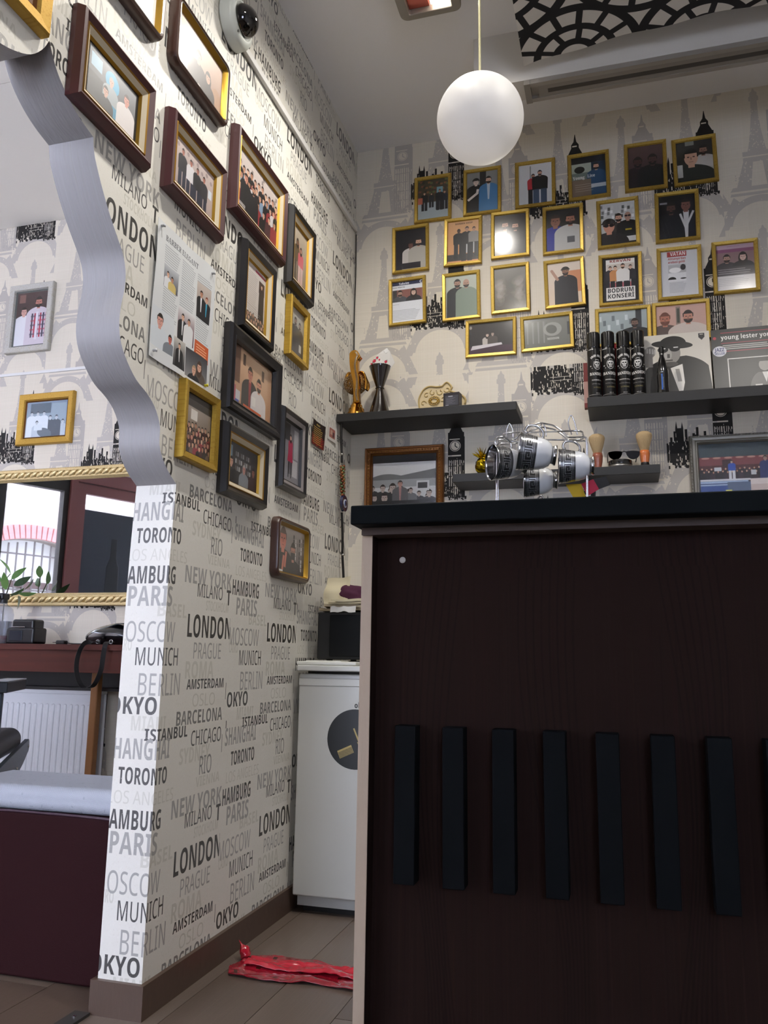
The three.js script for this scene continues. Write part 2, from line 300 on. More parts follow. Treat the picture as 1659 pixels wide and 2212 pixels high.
// storefront on the far left (seen in the mirror; daylight enters here)
const SF = { p: [-4.24, 0, -.54], turn: -Math.atan2(.9207, .3903) };
const mBrown = std('#74403f', .45), mDarkTrim = std('#231f1f', .45);
const mPane = phy('#ffffff', .02, { transmission: 1, thickness: 0, ior: 1.45 });
{
  const w = structGroup('wall_left', SF.p, SF.turn);               // local x runs along the wall, +z is outdoors
  part('masonry', merge([bx(-3.05, -2.62, 0, YC, 0, .2), bx(2.42, 3.15, 0, YC, 0, .2), bx(-2.62, 2.42, 3.04, YC, 0, .2), bx(-.405, .60, 2.42, 3.04, 0, .2), bx(-2.62, -.405, 0, .2, 0, .2), bx(.60, 2.42, 0, .2, 0, .2)]), mPlain, w);
  const win = (n, s0, s1, top, mf, p = SF.p, turn = SF.turn, y0 = .2, y1 = 3.04) => {
    const g = structGroup(n, p, turn), f = .045;
    part('window_frame', merge([bx(s0, s0 + f, y0, y1, .05, .12), bx(s1 - f, s1, y0, y1, .05, .12), bx(s0 + f, s1 - f, y0, y0 + f, .05, .12), bx(s0 + f, s1 - f, top, top + .09, .05, .12), bx(s0 + f, s1 - f, y1 - f, y1, .05, .12)]), mf, g);
    part('pane', bx(s0 + f, s1 - f, y0 + f, top, .08, .083), mPane, g);
    part('pane', bx(s0 + f, s1 - f, top + .09, y1 - f, .08, .083), mPane, g);
  };
  win('window_1', -2.62, -.98, 2.24, mDarkTrim); win('window_2', -.98, -.405, 2.2, mDarkTrim); win('window_3', .60, 2.42, 2.24, mBrown);
  win('window_4', -.85, .85, 2.24, mDarkTrim, [-2.1, 0, ZF + .13], Math.PI);
  win('window_5', -.55, .55, 2.0, mDarkTrim, [1.05, 0, ZF + .13], Math.PI, 1.2, 2.4);
  const d = structGroup('door_1', SF.p, SF.turn);
  part('door_frame', merge([bx(-.405, -.345, 0, 2.42, .02, .16), bx(.54, .60, 0, 2.42, .02, .16), bx(-.345, .54, 2.3, 2.42, .02, .16)]), mBrown, d);
  part('door_leaf', merge([bx(-.34, -.25, .01, 2.295, .05, .1), bx(.445, .535, .01, 2.295, .05, .1), bx(-.25, .445, 2.21, 2.295, .05, .1), bx(-.25, .445, .01, .2, .05, .1)]), mBrown, d);
  part('pane', bx(-.25, .445, .2, 2.21, .07, .074), mPane, d);
  part('door_handle', tube([[.49, 1.0, .04], [.49, 1.0, .0], [.40, 1.0, -.01]], .009, 20), std('#b9b9b9', .3, { metalness: 1 }), d);
  const post = thing('door_poster', 'dark poster with a faint bottle shape on the glass of the shop door', 'poster', SF.p, SF.turn);
  part('poster_sheet', bx(-.245, .44, .3, 2.075, .060, .066), std('#2a2f3b', .35), post);
  const bt = lathe([[0, 0], [.06, 0], [.065, .03], [.06, .25], [.03, .33], [.028, .5], [0, .5]], 24).scale(1, 1, .02);
  part('bottle_print', bt.translate(.06, 1.35, .059), std('#12141b', .35), post);
}
// street outside
{
  struct('street', bx(-14, -5.5, -.2, -.1, -8, 12), std('#8f8c86', .9));
  const off = 3.5, g = thing('brick_house', 'pale brick house with a barred red-arched window, across the street in the mirror', 'house', [SF.p[0] - .9207 * off, 0, SF.p[2] + .3903 * off], SF.turn);
  const bt = tex(512, 512, (x, w, h) => { x.fillStyle = '#8d8682'; x.fillRect(0, 0, w, h); for (let r = 0; r < 16; r++) for (let c = -1; c < 5; c++) { x.fillStyle = ['#a89a92', '#9c8d86', '#b3a8a1', '#a39288'][(rnd() * 4) | 0]; x.fillRect(c * 110 + (r % 2) * 55 + 2, r * 32 + 2, 104, 27); } }, true);
  bt.repeat.set(1 / 1.1, 1 / 1.1);
  const mB = std('#ffffff', .9, { map: bt });
  const pl = (s0, s1, y0, y1) => { const q = bx(s0, s1, y0, y1, 0, .3), p = q.attributes.position, u = q.attributes.uv; for (let i = 0; i < p.count; i++) u.setXY(i, p.getX(i), p.getY(i)); return q; };
  const cx = 1.14, hw = .5, crown = 2.26, spring = 2.17, R = (hw * hw + (crown - spring) ** 2) / (2 * (crown - spring));
  const sh = new THREE.Shape(); sh.moveTo(-5, -.2); sh.lineTo(7, -.2); sh.lineTo(7, 4.2); sh.lineTo(-5, 4.2); sh.closePath();
  const ho = new THREE.Path(); ho.moveTo(cx - hw, .9); ho.lineTo(cx + hw, .9); ho.lineTo(cx + hw, spring);
  const a0 = Math.asin(hw / R); ho.absarc(cx, crown - R, R, Math.PI / 2 - a0, Math.PI / 2 + a0, false); ho.lineTo(cx - hw, .9); sh.holes.push(ho);
  part('wall', new THREE.ExtrudeGeometry(sh, { depth: .3, bevelEnabled: false, curveSegments: 20 }), mB, g);
  const mV = std('#b47674', .85), n = 17;
  for (let i = 0; i < n; i++) { const a = -a0 * 1.12 + (i + .5) / n * a0 * 2.24, v = part('arch_brick', box(.056, .17, .06), mV, g); v.position.set(cx + Math.sin(a) * (R + .088), crown - R + Math.cos(a) * (R + .088), -.012); v.rotation.z = -a; }
  part('window_panel', bx(cx - hw, cx + hw, .9, crown, .22, .24), std('#e9e7e4', .5), g);
  const wf = [bx(cx - hw, cx + hw, 1.66, 1.74, .16, .22), bx(cx - .05, cx + .05, .9, 1.66, .16, .22), bx(cx - hw, cx - hw + .06, .9, spring, .16, .22), bx(cx + hw - .06, cx + hw, .9, spring, .16, .22)];
  part('window_frame', merge(wf), std('#5a4340', .6), g);
  for (let i = 0; i < 9; i++) part('window_bar', bx(cx - .44 + i * .11 - .008, cx - .44 + i * .11 + .008, .92, 2.235 - Math.abs(i - 4) * .016, .04, .056), std('#4e4443', .6), g);
  for (const y of [2.06, 1.62, 1.2]) part('window_bar', bx(cx - hw, cx + hw, y - .01, y + .01, .036, .04), std('#4e4443', .6), g);
}

// ---------------------------------------------------------------- ceiling lamps
const mGlow = std('#fff4e0', .5, { emissive: new THREE.Color().setRGB(1, .9, .75), emissiveIntensity: 6 });
LAMPS.forEach(([x, z, cd], i) => {
  const t = thing('ceiling_lamp', ['grey square ceiling lamp nearest the back wall, cut by the top of the picture', 'grey square ceiling lamp above the counter, next behind the first', 'grey square ceiling lamp on the right half of the ceiling'][i], 'lamp', [x, YC, z], 0, 'square ceiling lamps');
  const w = .11, d = .125, h = .045, mB = std('#908b84', .35, { metalness: .5 });
  const sh = new THREE.Shape(), r = .03, q = (s, w, d, r) => { s.moveTo(-w + r, -d); s.lineTo(w - r, -d); s.quadraticCurveTo(w, -d, w, -d + r); s.lineTo(w, d - r); s.quadraticCurveTo(w, d, w - r, d); s.lineTo(-w + r, d); s.quadraticCurveTo(-w, d, -w, d - r); s.lineTo(-w, -d + r); s.quadraticCurveTo(-w, -d, -w + r, -d); };
  q(sh, w, d, r); const ho = new THREE.Path(); q(ho, w - .028, d - .02, .01); sh.holes.push(ho);
  part('bezel', new THREE.ExtrudeGeometry(sh, { depth: h, bevelEnabled: true, bevelSize: .003, bevelThickness: .003, bevelSegments: 2 }).rotateX(Math.PI / 2).translate(0, -.004, 0), mB, t);
  part('back_plate', bx(-w + .03, w - .03, -.006, -.002, -d + .02, d - .02), mB, t);
  part('reflector', merge([bx(-.078, -.004, -.03, -.006, -.1, .1)]), std('#c26a5c', .25, { metalness: .7 }), t, 'reddish mirrored reflector');
  part('glowing_lens', bx(.004, .078, -.036, -.008, -.09, .09), mGlow, t, 'glowing white lens');
  const s = new THREE.SpotLight(LAMP, cd, 0, 1.33, .6, 2); s.name = 'ceiling_lamp_beam'; s.position.set(x + .02, YC - .056, z); s.target.position.set(x + .02, 0, z); s.shadow.radius = 2; s.castShadow = true;
  scene.add(s, s.target);
});

// ---------------------------------------------------------------- globe pendant
{
  const c = V(-.303, 2.208, -1.85), r = .11;
  const t = thing('globe_pendant', 'round white opal globe pendant hanging on a clear cable over the counter', 'lamp', [c.x, YC, c.z]);
  const y = c.y - YC;
  part('globe', new THREE.SphereGeometry(r, 64, 48).translate(0, y, 0), phy('#fbfaf8', .5, { transmission: .45, thickness: 0 }), t);
  part('cap', cyl(.0045, .0055, .022, 0, y + r + .008, 0), std('#c8c4bd', .25, { metalness: 1 }), t);
  part('cable', cyl(.0032, .0032, -y - r - .04, 0, (y + r) / 2 - .004, 0, 10), phy('#cfc79a', .2, { clearcoat: 1 }), t);
  part('ceiling_rose', lathe([[0, -.03], [.03, -.03], [.045, -.012], [.048, 0], [0, 0]]), std('#dcdad6', .5), t);
}

// patterned cloth stretched under the ceiling
{
  const ft = tex(1024, 1024, (x, w, h) => {
    x.fillStyle = '#dedad3'; x.fillRect(0, 0, w, h); x.strokeStyle = x.fillStyle = '#14151a';
    const S = w / 2; // two circles across: 0.4 m
    for (let i = -1; i < 4; i++) for (let k = -1; k < 4; k++) {
      const cx = i * S + (k % 2 ? S / 2 : 0) - 10, cy = k * S * .87;
      for (const [r, lw] of [[S * .5, 36], [S * .31, 32], [S * .155, 34]]) { x.lineWidth = lw; x.beginPath(); x.arc(cx, cy, r, 0, 7); x.stroke(); }
      for (let a = 0; a < 14; a++) { const t = a / 14 * Math.PI * 2 + .1; x.lineWidth = 26; x.beginPath(); x.moveTo(cx + Math.cos(t) * S * .31, cy + Math.sin(t) * S * .31); x.lineTo(cx + Math.cos(t) * S * .5, cy + Math.sin(t) * S * .5); x.stroke(); }
      for (let a = 0; a < 9; a++) { const t = a / 9 * Math.PI * 2; x.lineWidth = 24; x.beginPath(); x.moveTo(cx + Math.cos(t) * S * .155, cy + Math.sin(t) * S * .155); x.lineTo(cx + Math.cos(t) * S * .31, cy + Math.sin(t) * S * .31); x.stroke(); }
      x.fillStyle = '#dedad3'; x.beginPath(); x.arc(cx, cy, S * .12, 0, 7); x.fill();
    }
  }, true);
  ft.repeat.set(1 / .88, 1 / .88);
  const mF = phy('#ffffff', .85, { map: ft, side: THREE.DoubleSide, transmission: .15, thickness: 0 });
  const X0 = -.278, X1 = 1.5, Z0 = -2.70, Z1 = -1.9, g = new THREE.BoxGeometry(X1 - X0, .003, Z1 - Z0, 60, 1, 30).translate((X0 + X1) / 2, 0, (Z0 + Z1) / 2);
  bend(g, (x, y, z) => { const u = (x - X0) / (X1 - X0), e = Math.max(0, 1 - (z - Z0) / .5); return [x, 3.03 + y + .012 * Math.sin(x * 5 + 1) * (1 - e) - .012 * Math.exp(-(x - X0) * 12), z + e * .075 * Math.sin(Math.PI * Math.min(1, u * 1.1)) + e * .006 * Math.sin(x * 21)]; });
  const p = g.attributes.position, u = g.attributes.uv; for (let i = 0; i < p.count; i++) u.setXY(i, p.getX(i) + .303, -p.getZ(i) + .437);
  const t = thing('cloth_canopy', 'white cloth printed with black spoked circles stretched under the ceiling', 'cloth', [0, 0, 0]);
  part('cloth', g, mF, t);
  const mC = std('#9a9690', .4, { metalness: .7 });
  for (const [cx, cz] of [[X0 + .012, Z0 + .012], [X0 + .012, Z1 - .02], [X1 - .02, Z0 + .02], [X1 - .02, Z1 - .02]]) part('hanger', cyl(.002, .002, YC - 3.022, cx, (YC + 3.022) / 2, cz, 8), mC, t);
}

// ---------------------------------------------------------------- framed photographs
const SK = ['#d9a98c', '#c8957a', '#e3b79c', '#b98468', '#cf9f88'];
// one figure, in units of a hundredth of the picture's width
function fig(x, cx, cy, s, o = {}) {
  const skin = o.skin || SK[((cx * 7 + cy) | 0) % 5], hair = o.hair || '#241c18', top = o.top || '#20222a', full = o.full;
  x.fillStyle = top;
  const sw = (o.w || 1.25) * s, sy = cy + .62 * s, by = full ? cy + 3.2 * s : cy + 9 * s;
  x.beginPath(); x.moveTo(cx - .22 * s, cy + .45 * s); x.quadraticCurveTo(cx - sw * .9, sy, cx - sw, sy + .55 * s); x.lineTo(cx - sw * (full ? .95 : 1.1), by); x.lineTo(cx + sw * (full ? .95 : 1.1), by); x.lineTo(cx + sw, sy + .55 * s); x.quadraticCurveTo(cx + sw * .9, sy, cx + .22 * s, cy + .45 * s); x.closePath(); x.fill();
  if (o.shirt) { x.fillStyle = o.shirt; x.beginPath(); x.moveTo(cx - .22 * s, cy + .5 * s); x.lineTo(cx + .22 * s, cy + .5 * s); x.lineTo(cx + .1 * s, cy + (full ? 2.4 : 2.8) * s); x.lineTo(cx - .1 * s, cy + (full ? 2.4 : 2.8) * s); x.fill(); }
  if (full) { x.fillStyle = o.pants || '#1c1d24'; x.fillRect(cx - sw * .85, by - .1 * s, sw * .75, 3.6 * s); x.fillRect(cx + sw * .1, by - .1 * s, sw * .75, 3.6 * s); }
  if (o.arm) { x.strokeStyle = o.armc || skin; x.lineWidth = .32 * s; x.lineCap = 'round'; x.beginPath(); x.moveTo(cx + o.arm[0] * s, cy + o.arm[1] * s); x.lineTo(cx + o.arm[2] * s, cy + o.arm[3] * s); x.stroke(); }
  x.fillStyle = skin; x.fillRect(cx - .17 * s, cy + .3 * s, .34 * s, .32 * s);
  if (o.long) { x.fillStyle = hair; x.beginPath(); x.ellipse(cx, cy + .2 * s, .52 * s, .85 * s, 0, 0, 7); x.fill(); x.fillStyle = skin; }
  x.beginPath(); x.ellipse(cx, cy, .36 * s, .5 * s, o.tilt || 0, 0, 7); x.fill();
  x.fillStyle = hair;
  if (!o.bald) { x.save(); x.beginPath(); x.rect(cx - s, cy - s, 2 * s, .76 * s); x.clip(); x.beginPath(); x.ellipse(cx, cy - .03 * s, .385 * s, .53 * s, 0, 0, 7); x.fill(); x.restore(); x.fillRect(cx - .385 * s, cy - .3 * s, .07 * s, .3 * s); x.fillRect(cx + .315 * s, cy - .3 * s, .07 * s, .3 * s); }
  if (o.beard) { x.beginPath(); x.ellipse(cx, cy + .12 * s, .345 * s, .4 * s, o.tilt || 0, .15, Math.PI - .15); x.fill(); x.fillStyle = skin; x.fillRect(cx - .2 * s, cy - .02 * s, .4 * s, .2 * s); x.fillStyle = '#a8615a'; x.fillRect(cx - .1 * s, cy + .24 * s, .2 * s, .05 * s); }
  x.fillStyle = '#2a1e1a';
  if (o.glasses) { x.fillStyle = '#1a1012'; x.beginPath(); x.ellipse(cx - .17 * s, cy - .05 * s, .16 * s, .12 * s, 0, 0, 7); x.ellipse(cx + .17 * s, cy - .05 * s, .16 * s, .12 * s, 0, 0, 7); x.fill(); }
  else { x.fillRect(cx - .2 * s, cy - .06 * s, .11 * s, .06 * s); x.fillRect(cx + .09 * s, cy - .06 * s, .11 * s, .06 * s); x.globalAlpha = .35; x.fillRect(cx - .03 * s, cy - .02 * s, .06 * s, .17 * s); x.fillRect(cx - .11 * s, cy + .25 * s, .22 * s, .04 * s); x.globalAlpha = 1; }
  if (o.cap) { x.fillStyle = o.cap; x.beginPath(); x.ellipse(cx, cy - .2 * s, .44 * s, .36 * s, 0, Math.PI, 0); x.fill(); x.fillRect(cx - .5 * s, cy - .25 * s, 1.0 * s, .1 * s); }
}
const bgd = (x, H, c1, c2) => { const g = x.createLinearGradient(0, 0, 0, H); g.addColorStop(0, c1); g.addColorStop(1, c2 || c1); x.fillStyle = g; x.fillRect(0, 0, 100, H); };   // sky-to-ground colours printed in a picture
const R_ = (x, c, a, b, w, h) => { x.fillStyle = c; x.fillRect(a, b, w, h); };
const lines = (x, c, a, b, w, n, gap, th = .7) => { x.fillStyle = c; for (let i = 0; i < n; i++) x.fillRect(a, b + i * gap, w * (.82 + .18 * (((i * 13) % 7) / 7)), th); };
const crowd = (x, H, y0, n, rows, s, cols) => { for (let r = 0; r < rows; r++) for (let i = 0; i < n; i++) fig(x, (i + .5 + (r % 2) * .4) * 100 / n, y0 + r * s * 1.25 + ((i * 5 + r) % 3) * s * .2, s, { top: cols[(i + r * 2) % cols.length], skin: SK[(i + r) % 5] }); };
const P = {
  dancers: (x, H) => { bgd(x, H, '#3d3a26', '#5b4a36'); for (let i = 0; i < 30; i++) R_(x, ['#5f6b3a', '#8a5a34', '#2b2a20', '#7d4a33'][i % 4], (i * 37) % 100, (i * 23) % 50, 9, 7); R_(x, '#aab7bb', 0, 80, 100, H - 80); fig(x, 22, 48, 9, { full: 1, top: '#17181c' }); fig(x, 45, 52, 7, { full: 1, top: '#2b2d33', long: 1 }); fig(x, 70, 42, 10, { full: 1, top: '#15161c' }); fig(x, 88, 50, 9, { full: 1, top: '#1e2430' }); R_(x, '#7ba7b5', 62, 30, 20, 26); fig(x, 72, 44, 10, { full: 1, top: '#15161c' }); R_(x, '#c06b50', 0, 62, 16, 22); },
  blueSuit: (x, H) => { bgd(x, H, '#8d8f8d', '#77797a'); R_(x, '#2b2b2d', 42, 0, 20, H); fig(x, 30, 34, 24, { top: '#17171a', cap: '#1b1a1a', skin: '#d8c4b6' }); fig(x, 70, 32, 24, { top: '#3e78a8', shirt: '#b9c6d2', beard: 1 }); x.strokeStyle = '#d7cdc4'; x.lineWidth = 8; x.beginPath(); x.moveTo(4, 96); x.lineTo(34, 74); x.lineTo(36, 60); x.stroke(); },
  redCoat: (x, H) => { bgd(x, H, '#dadbdc', '#c6c9ca'); R_(x, '#9a9b9c', 34, 6, 4, 60); fig(x, 44, 40, 14, { top: '#b5303a', full: 1, pants: '#17181b', beard: 1 }); fig(x, 64, 32, 17, { top: '#18191c', full: 1, pants: '#41536c', hair: '#1a1718', beard: 1, w: 1.4 }); },
  flyer: (x, H) => { bgd(x, H, '#10141c', '#10141c'); R_(x, '#a9b3a4', 0, 22, 100, 52); R_(x, '#6b7a72', 0, 52, 60, 22); x.fillStyle = '#1a1c1a'; x.beginPath(); x.ellipse(24, 42, 15, 11, 0, 0, 7); x.fill(); R_(x, '#123047', 58, 22, 42, 80); fig(x, 72, 36, 22, { top: '#254d70', beard: 1 }); R_(x, '#7b6a58', 0, 74, 56, H - 74); R_(x, '#b9c4cc', 56, 92, 44, 12); word(x, 'Young', 4, 72, 10, 34, '#f0efe8', 'bold', 'serif'); word(x, 'Live', 46, 70, 10, 22, '#f0efe8', 'bold', 'serif'); lines(x, '#cfc6b8', 10, 90, 55, 4, 7); },
  dimPair: (x, H) => { bgd(x, H, '#5f4a48', '#3b2c2d'); fig(x, 28, 52, 34, { top: '#24181c', skin: '#4a2c2b', hair: '#190f11', beard: 1 }); fig(x, 70, 48, 34, { top: '#0f1214', skin: '#553a36', hair: '#17100f', beard: 1 }); },
  selfie: (x, H) => { bgd(x, H, '#2b2b27', '#3c3a33'); R_(x, '#8a8f86', 26, 0, 24, 14); fig(x, 74, 34, 30, { top: '#b7b4ae', skin: '#8a6a58', beard: 1 }); fig(x, 40, 52, 52, { top: '#1f241f', skin: '#c49c83', hair: '#1b1614' }); R_(x, '#b9bbb6', 0, 72, 16, 40); },
  whiteShirts: (x, H) => { bgd(x, H, '#15141a', '#191820'); fig(x, 50, 56, 22, { top: '#c9c4be', skin: '#6e4b40', shirt: '#8d6152' }); fig(x, 76, 48, 27, { top: '#b4b0a6', skin: '#d2a88e', beard: 1 }); R_(x, '#191820', 22, 116, 60, 20); },
  trio: (x, H) => { bgd(x, H, '#d9a878', '#d79863'); R_(x, '#c3c5c6', 42, 70, 58, 40); R_(x, '#3a3330', 0, 112, 100, 22); for (const [c, y, s] of [[36, 34, 14], [62, 29, 16], [84, 31, 14]]) fig(x, c, y, s, { full: 1, top: c > 80 ? '#8a8783' : '#17171a', skin: c < 50 ? '#4b342b' : '#c4957a', pants: '#1b1b1f' }); word(x, 'BARBER SHOP', 24, 11, 5, 56, '#5a3d2a'); },
  darkPair: (x, H) => { bgd(x, H, '#241a1b', '#1d1617'); fig(x, 34, 36, 28, { top: '#332c2c', beard: 1, shirt: '#b39a8a' }); fig(x, 66, 42, 28, { top: '#1a1718', beard: 1 }); },
  blueShirt: (x, H) => { bgd(x, H, '#2a2a28', '#242425'); fig(x, 28, 38, 40, { top: '#28308a', skin: '#8f6350', hair: '#3a2c28' }); fig(x, 72, 36, 38, { top: '#b9b8b4', skin: '#a87661', beard: 1 }); R_(x, '#57585a', 62, 92, 22, 20); },
  street: (x, H) => { bgd(x, H, '#c9cbca', '#aeb0ae'); for (let i = 0; i < 24; i++) R_(x, ['#7d807e', '#e8e9e8', '#595c5a', '#d0d2cf'][i % 4], (i * 29) % 96, 6 + (i * 17) % 46, 7, 10); fig(x, 52, 50, 26, { top: '#3a3532', beard: 1 }); fig(x, 78, 48, 26, { top: '#151515', skin: '#a8836f', bald: 1, glasses: 1 }); R_(x, '#b8a32d', 70, 88, 18, 5); R_(x, '#c9c9c7', 62, 112, 38, 16); fig(x, 24, 74, 44, { top: '#221f1f', cap: '#272420', glasses: 1, skin: '#c98f78' }); },
  club: (x, H) => { bgd(x, H, '#121013', '#0f0e12'); R_(x, '#8f8f94', 4, 20, 20, 6); fig(x, 34, 40, 34, { top: '#1c1b20', skin: '#5d4138', beard: 1 }); fig(x, 74, 34, 36, { top: '#121318', skin: '#7c5346', shirt: '#c9c9c9' }); for (let i = 0; i < 40; i++) R_(x, '#55555c', 4 + (i * 13) % 34, 80 + (i * 7) % 50, 1.4, 1.4); x.strokeStyle = '#cfcfcf'; x.lineWidth = 6; x.beginPath(); x.moveTo(58, 60); x.lineTo(72, 104); x.lineTo(94, 54); x.stroke(); },
  newsPage: (x, H) => { bgd(x, H, '#dfe2e8', '#dfe2e8'); R_(x, '#23284a', 0, 0, 100, 13); word(x, 'Takvim', 22, 11, 7.5, 34, '#e9ebf2'); x.strokeStyle = '#e9ebf2'; x.lineWidth = 2; x.beginPath(); x.arc(95, 7, 4, .6, 5.6); x.stroke(); word(x, 'Konu: Röportaj', 2, 21, 4, 40, '#55575f'); R_(x, '#8b5a52', 2, 28, 96, 40); R_(x, '#3a3738', 2, 28, 14, 40); fig(x, 26, 40, 20, { top: '#4a4e54', skin: '#b99482', beard: 1 }); fig(x, 70, 40, 20, { top: '#2b2c30', skin: '#d7b7a6', long: 1 }); R_(x, '#dfe2e8', 0, 68, 100, H - 68); lines(x, '#a5a8b0', 2, 76, 26, 1, 5, 1); lines(x, '#8b8e97', 2, 96, 90, 8, 4.6, 1.1); },
  greenShirt: (x, H) => { bgd(x, H, '#b3b8ab', '#a9b0a4'); fig(x, 38, 26, 27, { top: '#22262a', skin: '#a9826f', beard: 1 }); fig(x, 66, 28, 27, { top: '#7f8d7f', skin: '#b08a76', bald: 1, beard: 1 }); },
  mist: (x, H) => { bgd(x, H, '#6d6a64', '#4a4338'); for (let i = 0; i < 60; i++) { x.globalAlpha = .12; x.fillStyle = i % 3 ? '#b9b6ac' : '#55514a'; x.beginPath(); x.ellipse(50 + Math.sin(i * 2.1) * 34, 40 + ((i * 11) % 70), 5 + (i % 5) * 3, 9 + (i % 4) * 5, i, 0, 7); x.fill(); } x.globalAlpha = 1; },
  blackShirt: (x, H) => { bgd(x, H, '#d8cabc', '#d9c3ac'); R_(x, '#c98a62', 58, 30, 42, 70); fig(x, 54, 30, 27, { top: '#25252a', skin: '#8f6650', beard: 1, cap: '#26221f', arm: [-.9, .9, -1.5, -.2], armc: '#b08a76' }); },
  concert: (x, H) => { bgd(x, H, '#15141a', '#15141a'); R_(x, '#e6e3de', 10, 6, 80, 124); word(x, 'KERVAN', 20, 15, 8, 60, '#8a2f2c'); R_(x, '#cfc5bb', 12, 20, 76, 70); R_(x, '#c56a72', 12, 78, 76, 14); for (const [c, s, t] of [[22, 12, '#2e2a30'], [36, 13, '#c78a55'], [78, 12, '#2c2a2e']]) fig(x, c, 32, s, { full: 1, top: t, skin: '#d8b19a' }); fig(x, 57, 28, 15, { full: 1, top: '#e2e0dc', beard: 1 }); R_(x, '#e6e3de', 10, 92, 80, 40); word(x, 'BODRUM', 13, 108, 13, 74, '#17171b'); word(x, 'KONSERİ', 13, 125, 13, 74, '#17171b'); },
  clipping: (x, H) => { bgd(x, H, '#d0d1d4', '#d0d1d4'); R_(x, '#a33a38', 18, 3, 52, 16); word(x, 'VATAN', 26, 16, 11, 42, '#ece6e2'); word(x, 'Almanya\'dan', 20, 28, 7, 48, '#a33a38'); word(x, 'arabası geldi', 20, 38, 7, 46, '#a33a38'); R_(x, '#b9babd', 20, 43, 48, 50); x.fillStyle = '#f0f0f0'; x.beginPath(); x.ellipse(38, 60, 16, 8, 0, 0, 7); x.fill(); x.fillStyle = '#3a3a3e'; x.beginPath(); x.ellipse(60, 52, 7, 9, 0, 0, 7); x.fill(); R_(x, '#dfe0e2', 20, 68, 48, 26); x.fillStyle = '#2a2a2e'; x.beginPath(); x.ellipse(30, 88, 11, 8, 0, Math.PI, 0); x.fill(); x.beginPath(); x.ellipse(60, 86, 8, 2, 0, 0, 7); x.fill(); lines(x, '#94959b', 22, 98, 46, 8, 4, .9); },
  interview: (x, H) => { bgd(x, H, '#b59aa8', '#b59aa8'); R_(x, '#86506f', 0, 14, 100, 10); lines(x, '#7d4a66', 30, 6, 40, 1, 3); R_(x, '#8c6f70', 0, 24, 100, 44); fig(x, 28, 42, 24, { top: '#3a373b', skin: '#b58f7e', beard: 1 }); fig(x, 70, 40, 23, { top: '#26262b', skin: '#d2b0a2', long: 1 }); R_(x, '#3f3a3d', 0, 68, 100, 26); lines(x, '#a9a3a5', 4, 74, 86, 3, 6, 1.6); R_(x, '#d8d5d4', 0, 94, 100, H - 94); lines(x, '#a8a5a6', 4, 102, 80, 5, 5, 1); },
  stage: (x, H) => { bgd(x, H, '#2a2624', '#221d1e'); x.fillStyle = '#8f8a80'; x.beginPath(); x.ellipse(4, 10, 3, 4, 0, 0, 7); x.fill(); fig(x, 42, 30, 9, { top: '#b8b0a8', full: 1, long: 1, skin: '#c9b1a2' }); fig(x, 54, 28, 9, { top: '#4b443f', skin: '#a89284' }); R_(x, '#3a2030', 0, 56, 100, 20); x.fillStyle = '#c8c2c4'; x.beginPath(); x.moveTo(4, 64); x.lineTo(8, 54); x.lineTo(74, 50); x.lineTo(76, 55); x.closePath(); x.fill(); },
  fogRoom: (x, H) => { bgd(x, H, '#7f8078', '#6c6d66'); for (let i = 0; i < 9; i++) R_(x, i % 2 ? '#8d8f88' : '#74756e', i * 6, 8, 3, 50); x.fillStyle = '#9c9c94'; x.beginPath(); x.ellipse(62, 28, 20, 16, 0, 0, 7); x.fill(); x.fillStyle = '#666760'; x.beginPath(); x.ellipse(60, 28, 12, 10, .4, 0, 7); x.fill(); R_(x, '#4a4c4c', 94, 14, 6, 30); word(x, 'NEDISON', 50, 52, 5, 26, '#c3c3bb'); },
  profile: (x, H) => { bgd(x, H, '#a8b3b4', '#8d999a'); for (let i = 0; i < 8; i++) R_(x, ['#c6cfcf', '#6c7678'][i % 2], i * 9, 10 + (i % 3) * 10, 6, 12); R_(x, '#3b4144', 76, 0, 12, 40); fig(x, 74, 30, 20, { top: '#1f2225', skin: '#7d6255', beard: 1, w: 1.7 }); },
  talk: (x, H) => { bgd(x, H, '#c9a396', '#c49c8d'); R_(x, '#8a7a70', 40, 4, 9, 40); R_(x, '#4a4d44', 42, 8, 5, 32); fig(x, 18, 30, 28, { top: '#5a4a44', hair: '#6b4030', beard: 1, skin: '#b0705a' }); fig(x, 64, 28, 27, { top: '#cdbfb4', beard: 1, skin: '#c08670', w: 1.5 }); },
  beach: (x, H) => { bgd(x, H, '#dadbdc', '#bfc1c2'); x.fillStyle = '#6f7274'; x.beginPath(); x.moveTo(0, 22); x.quadraticCurveTo(20, 14, 45, 21); x.quadraticCurveTo(75, 16, 100, 12); x.lineTo(100, 30); x.lineTo(0, 30); x.fill(); R_(x, '#9b9ea0', 0, 27, 100, 12); for (let i = 0; i < 12; i++) fig(x, (i * 29) % 100, 40 + (i % 4) * 5, 8 + (i % 3) * 3, { top: ['#2b2c2e', '#6b6d70', '#3c3d40', '#8b8d90'][i % 4], skin: '#b9a9a0' }); R_(x, '#c9cccd', 70, 30, 20, 16); R_(x, '#3a3c3e', 72, 33, 15, 9); fig(x, 44, 34, 10, { top: '#5a5a5c', skin: '#b58a7c', shirt: '#a57a78' }); R_(x, '#1f2022', 0, 60, 100, 12); R_(x, '#e2e3e4', 0, 72, 100, 2); R_(x, '#b7babc', 0, 74, 100, H - 74); fig(x, 28, 80, 10, { top: '#3a3a3c', beard: 1, skin: '#c08878' }); fig(x, 44, 82, 10, { top: '#232326', skin: '#3a3330' }); fig(x, 8, 82, 7, { top: '#77797c' }); },
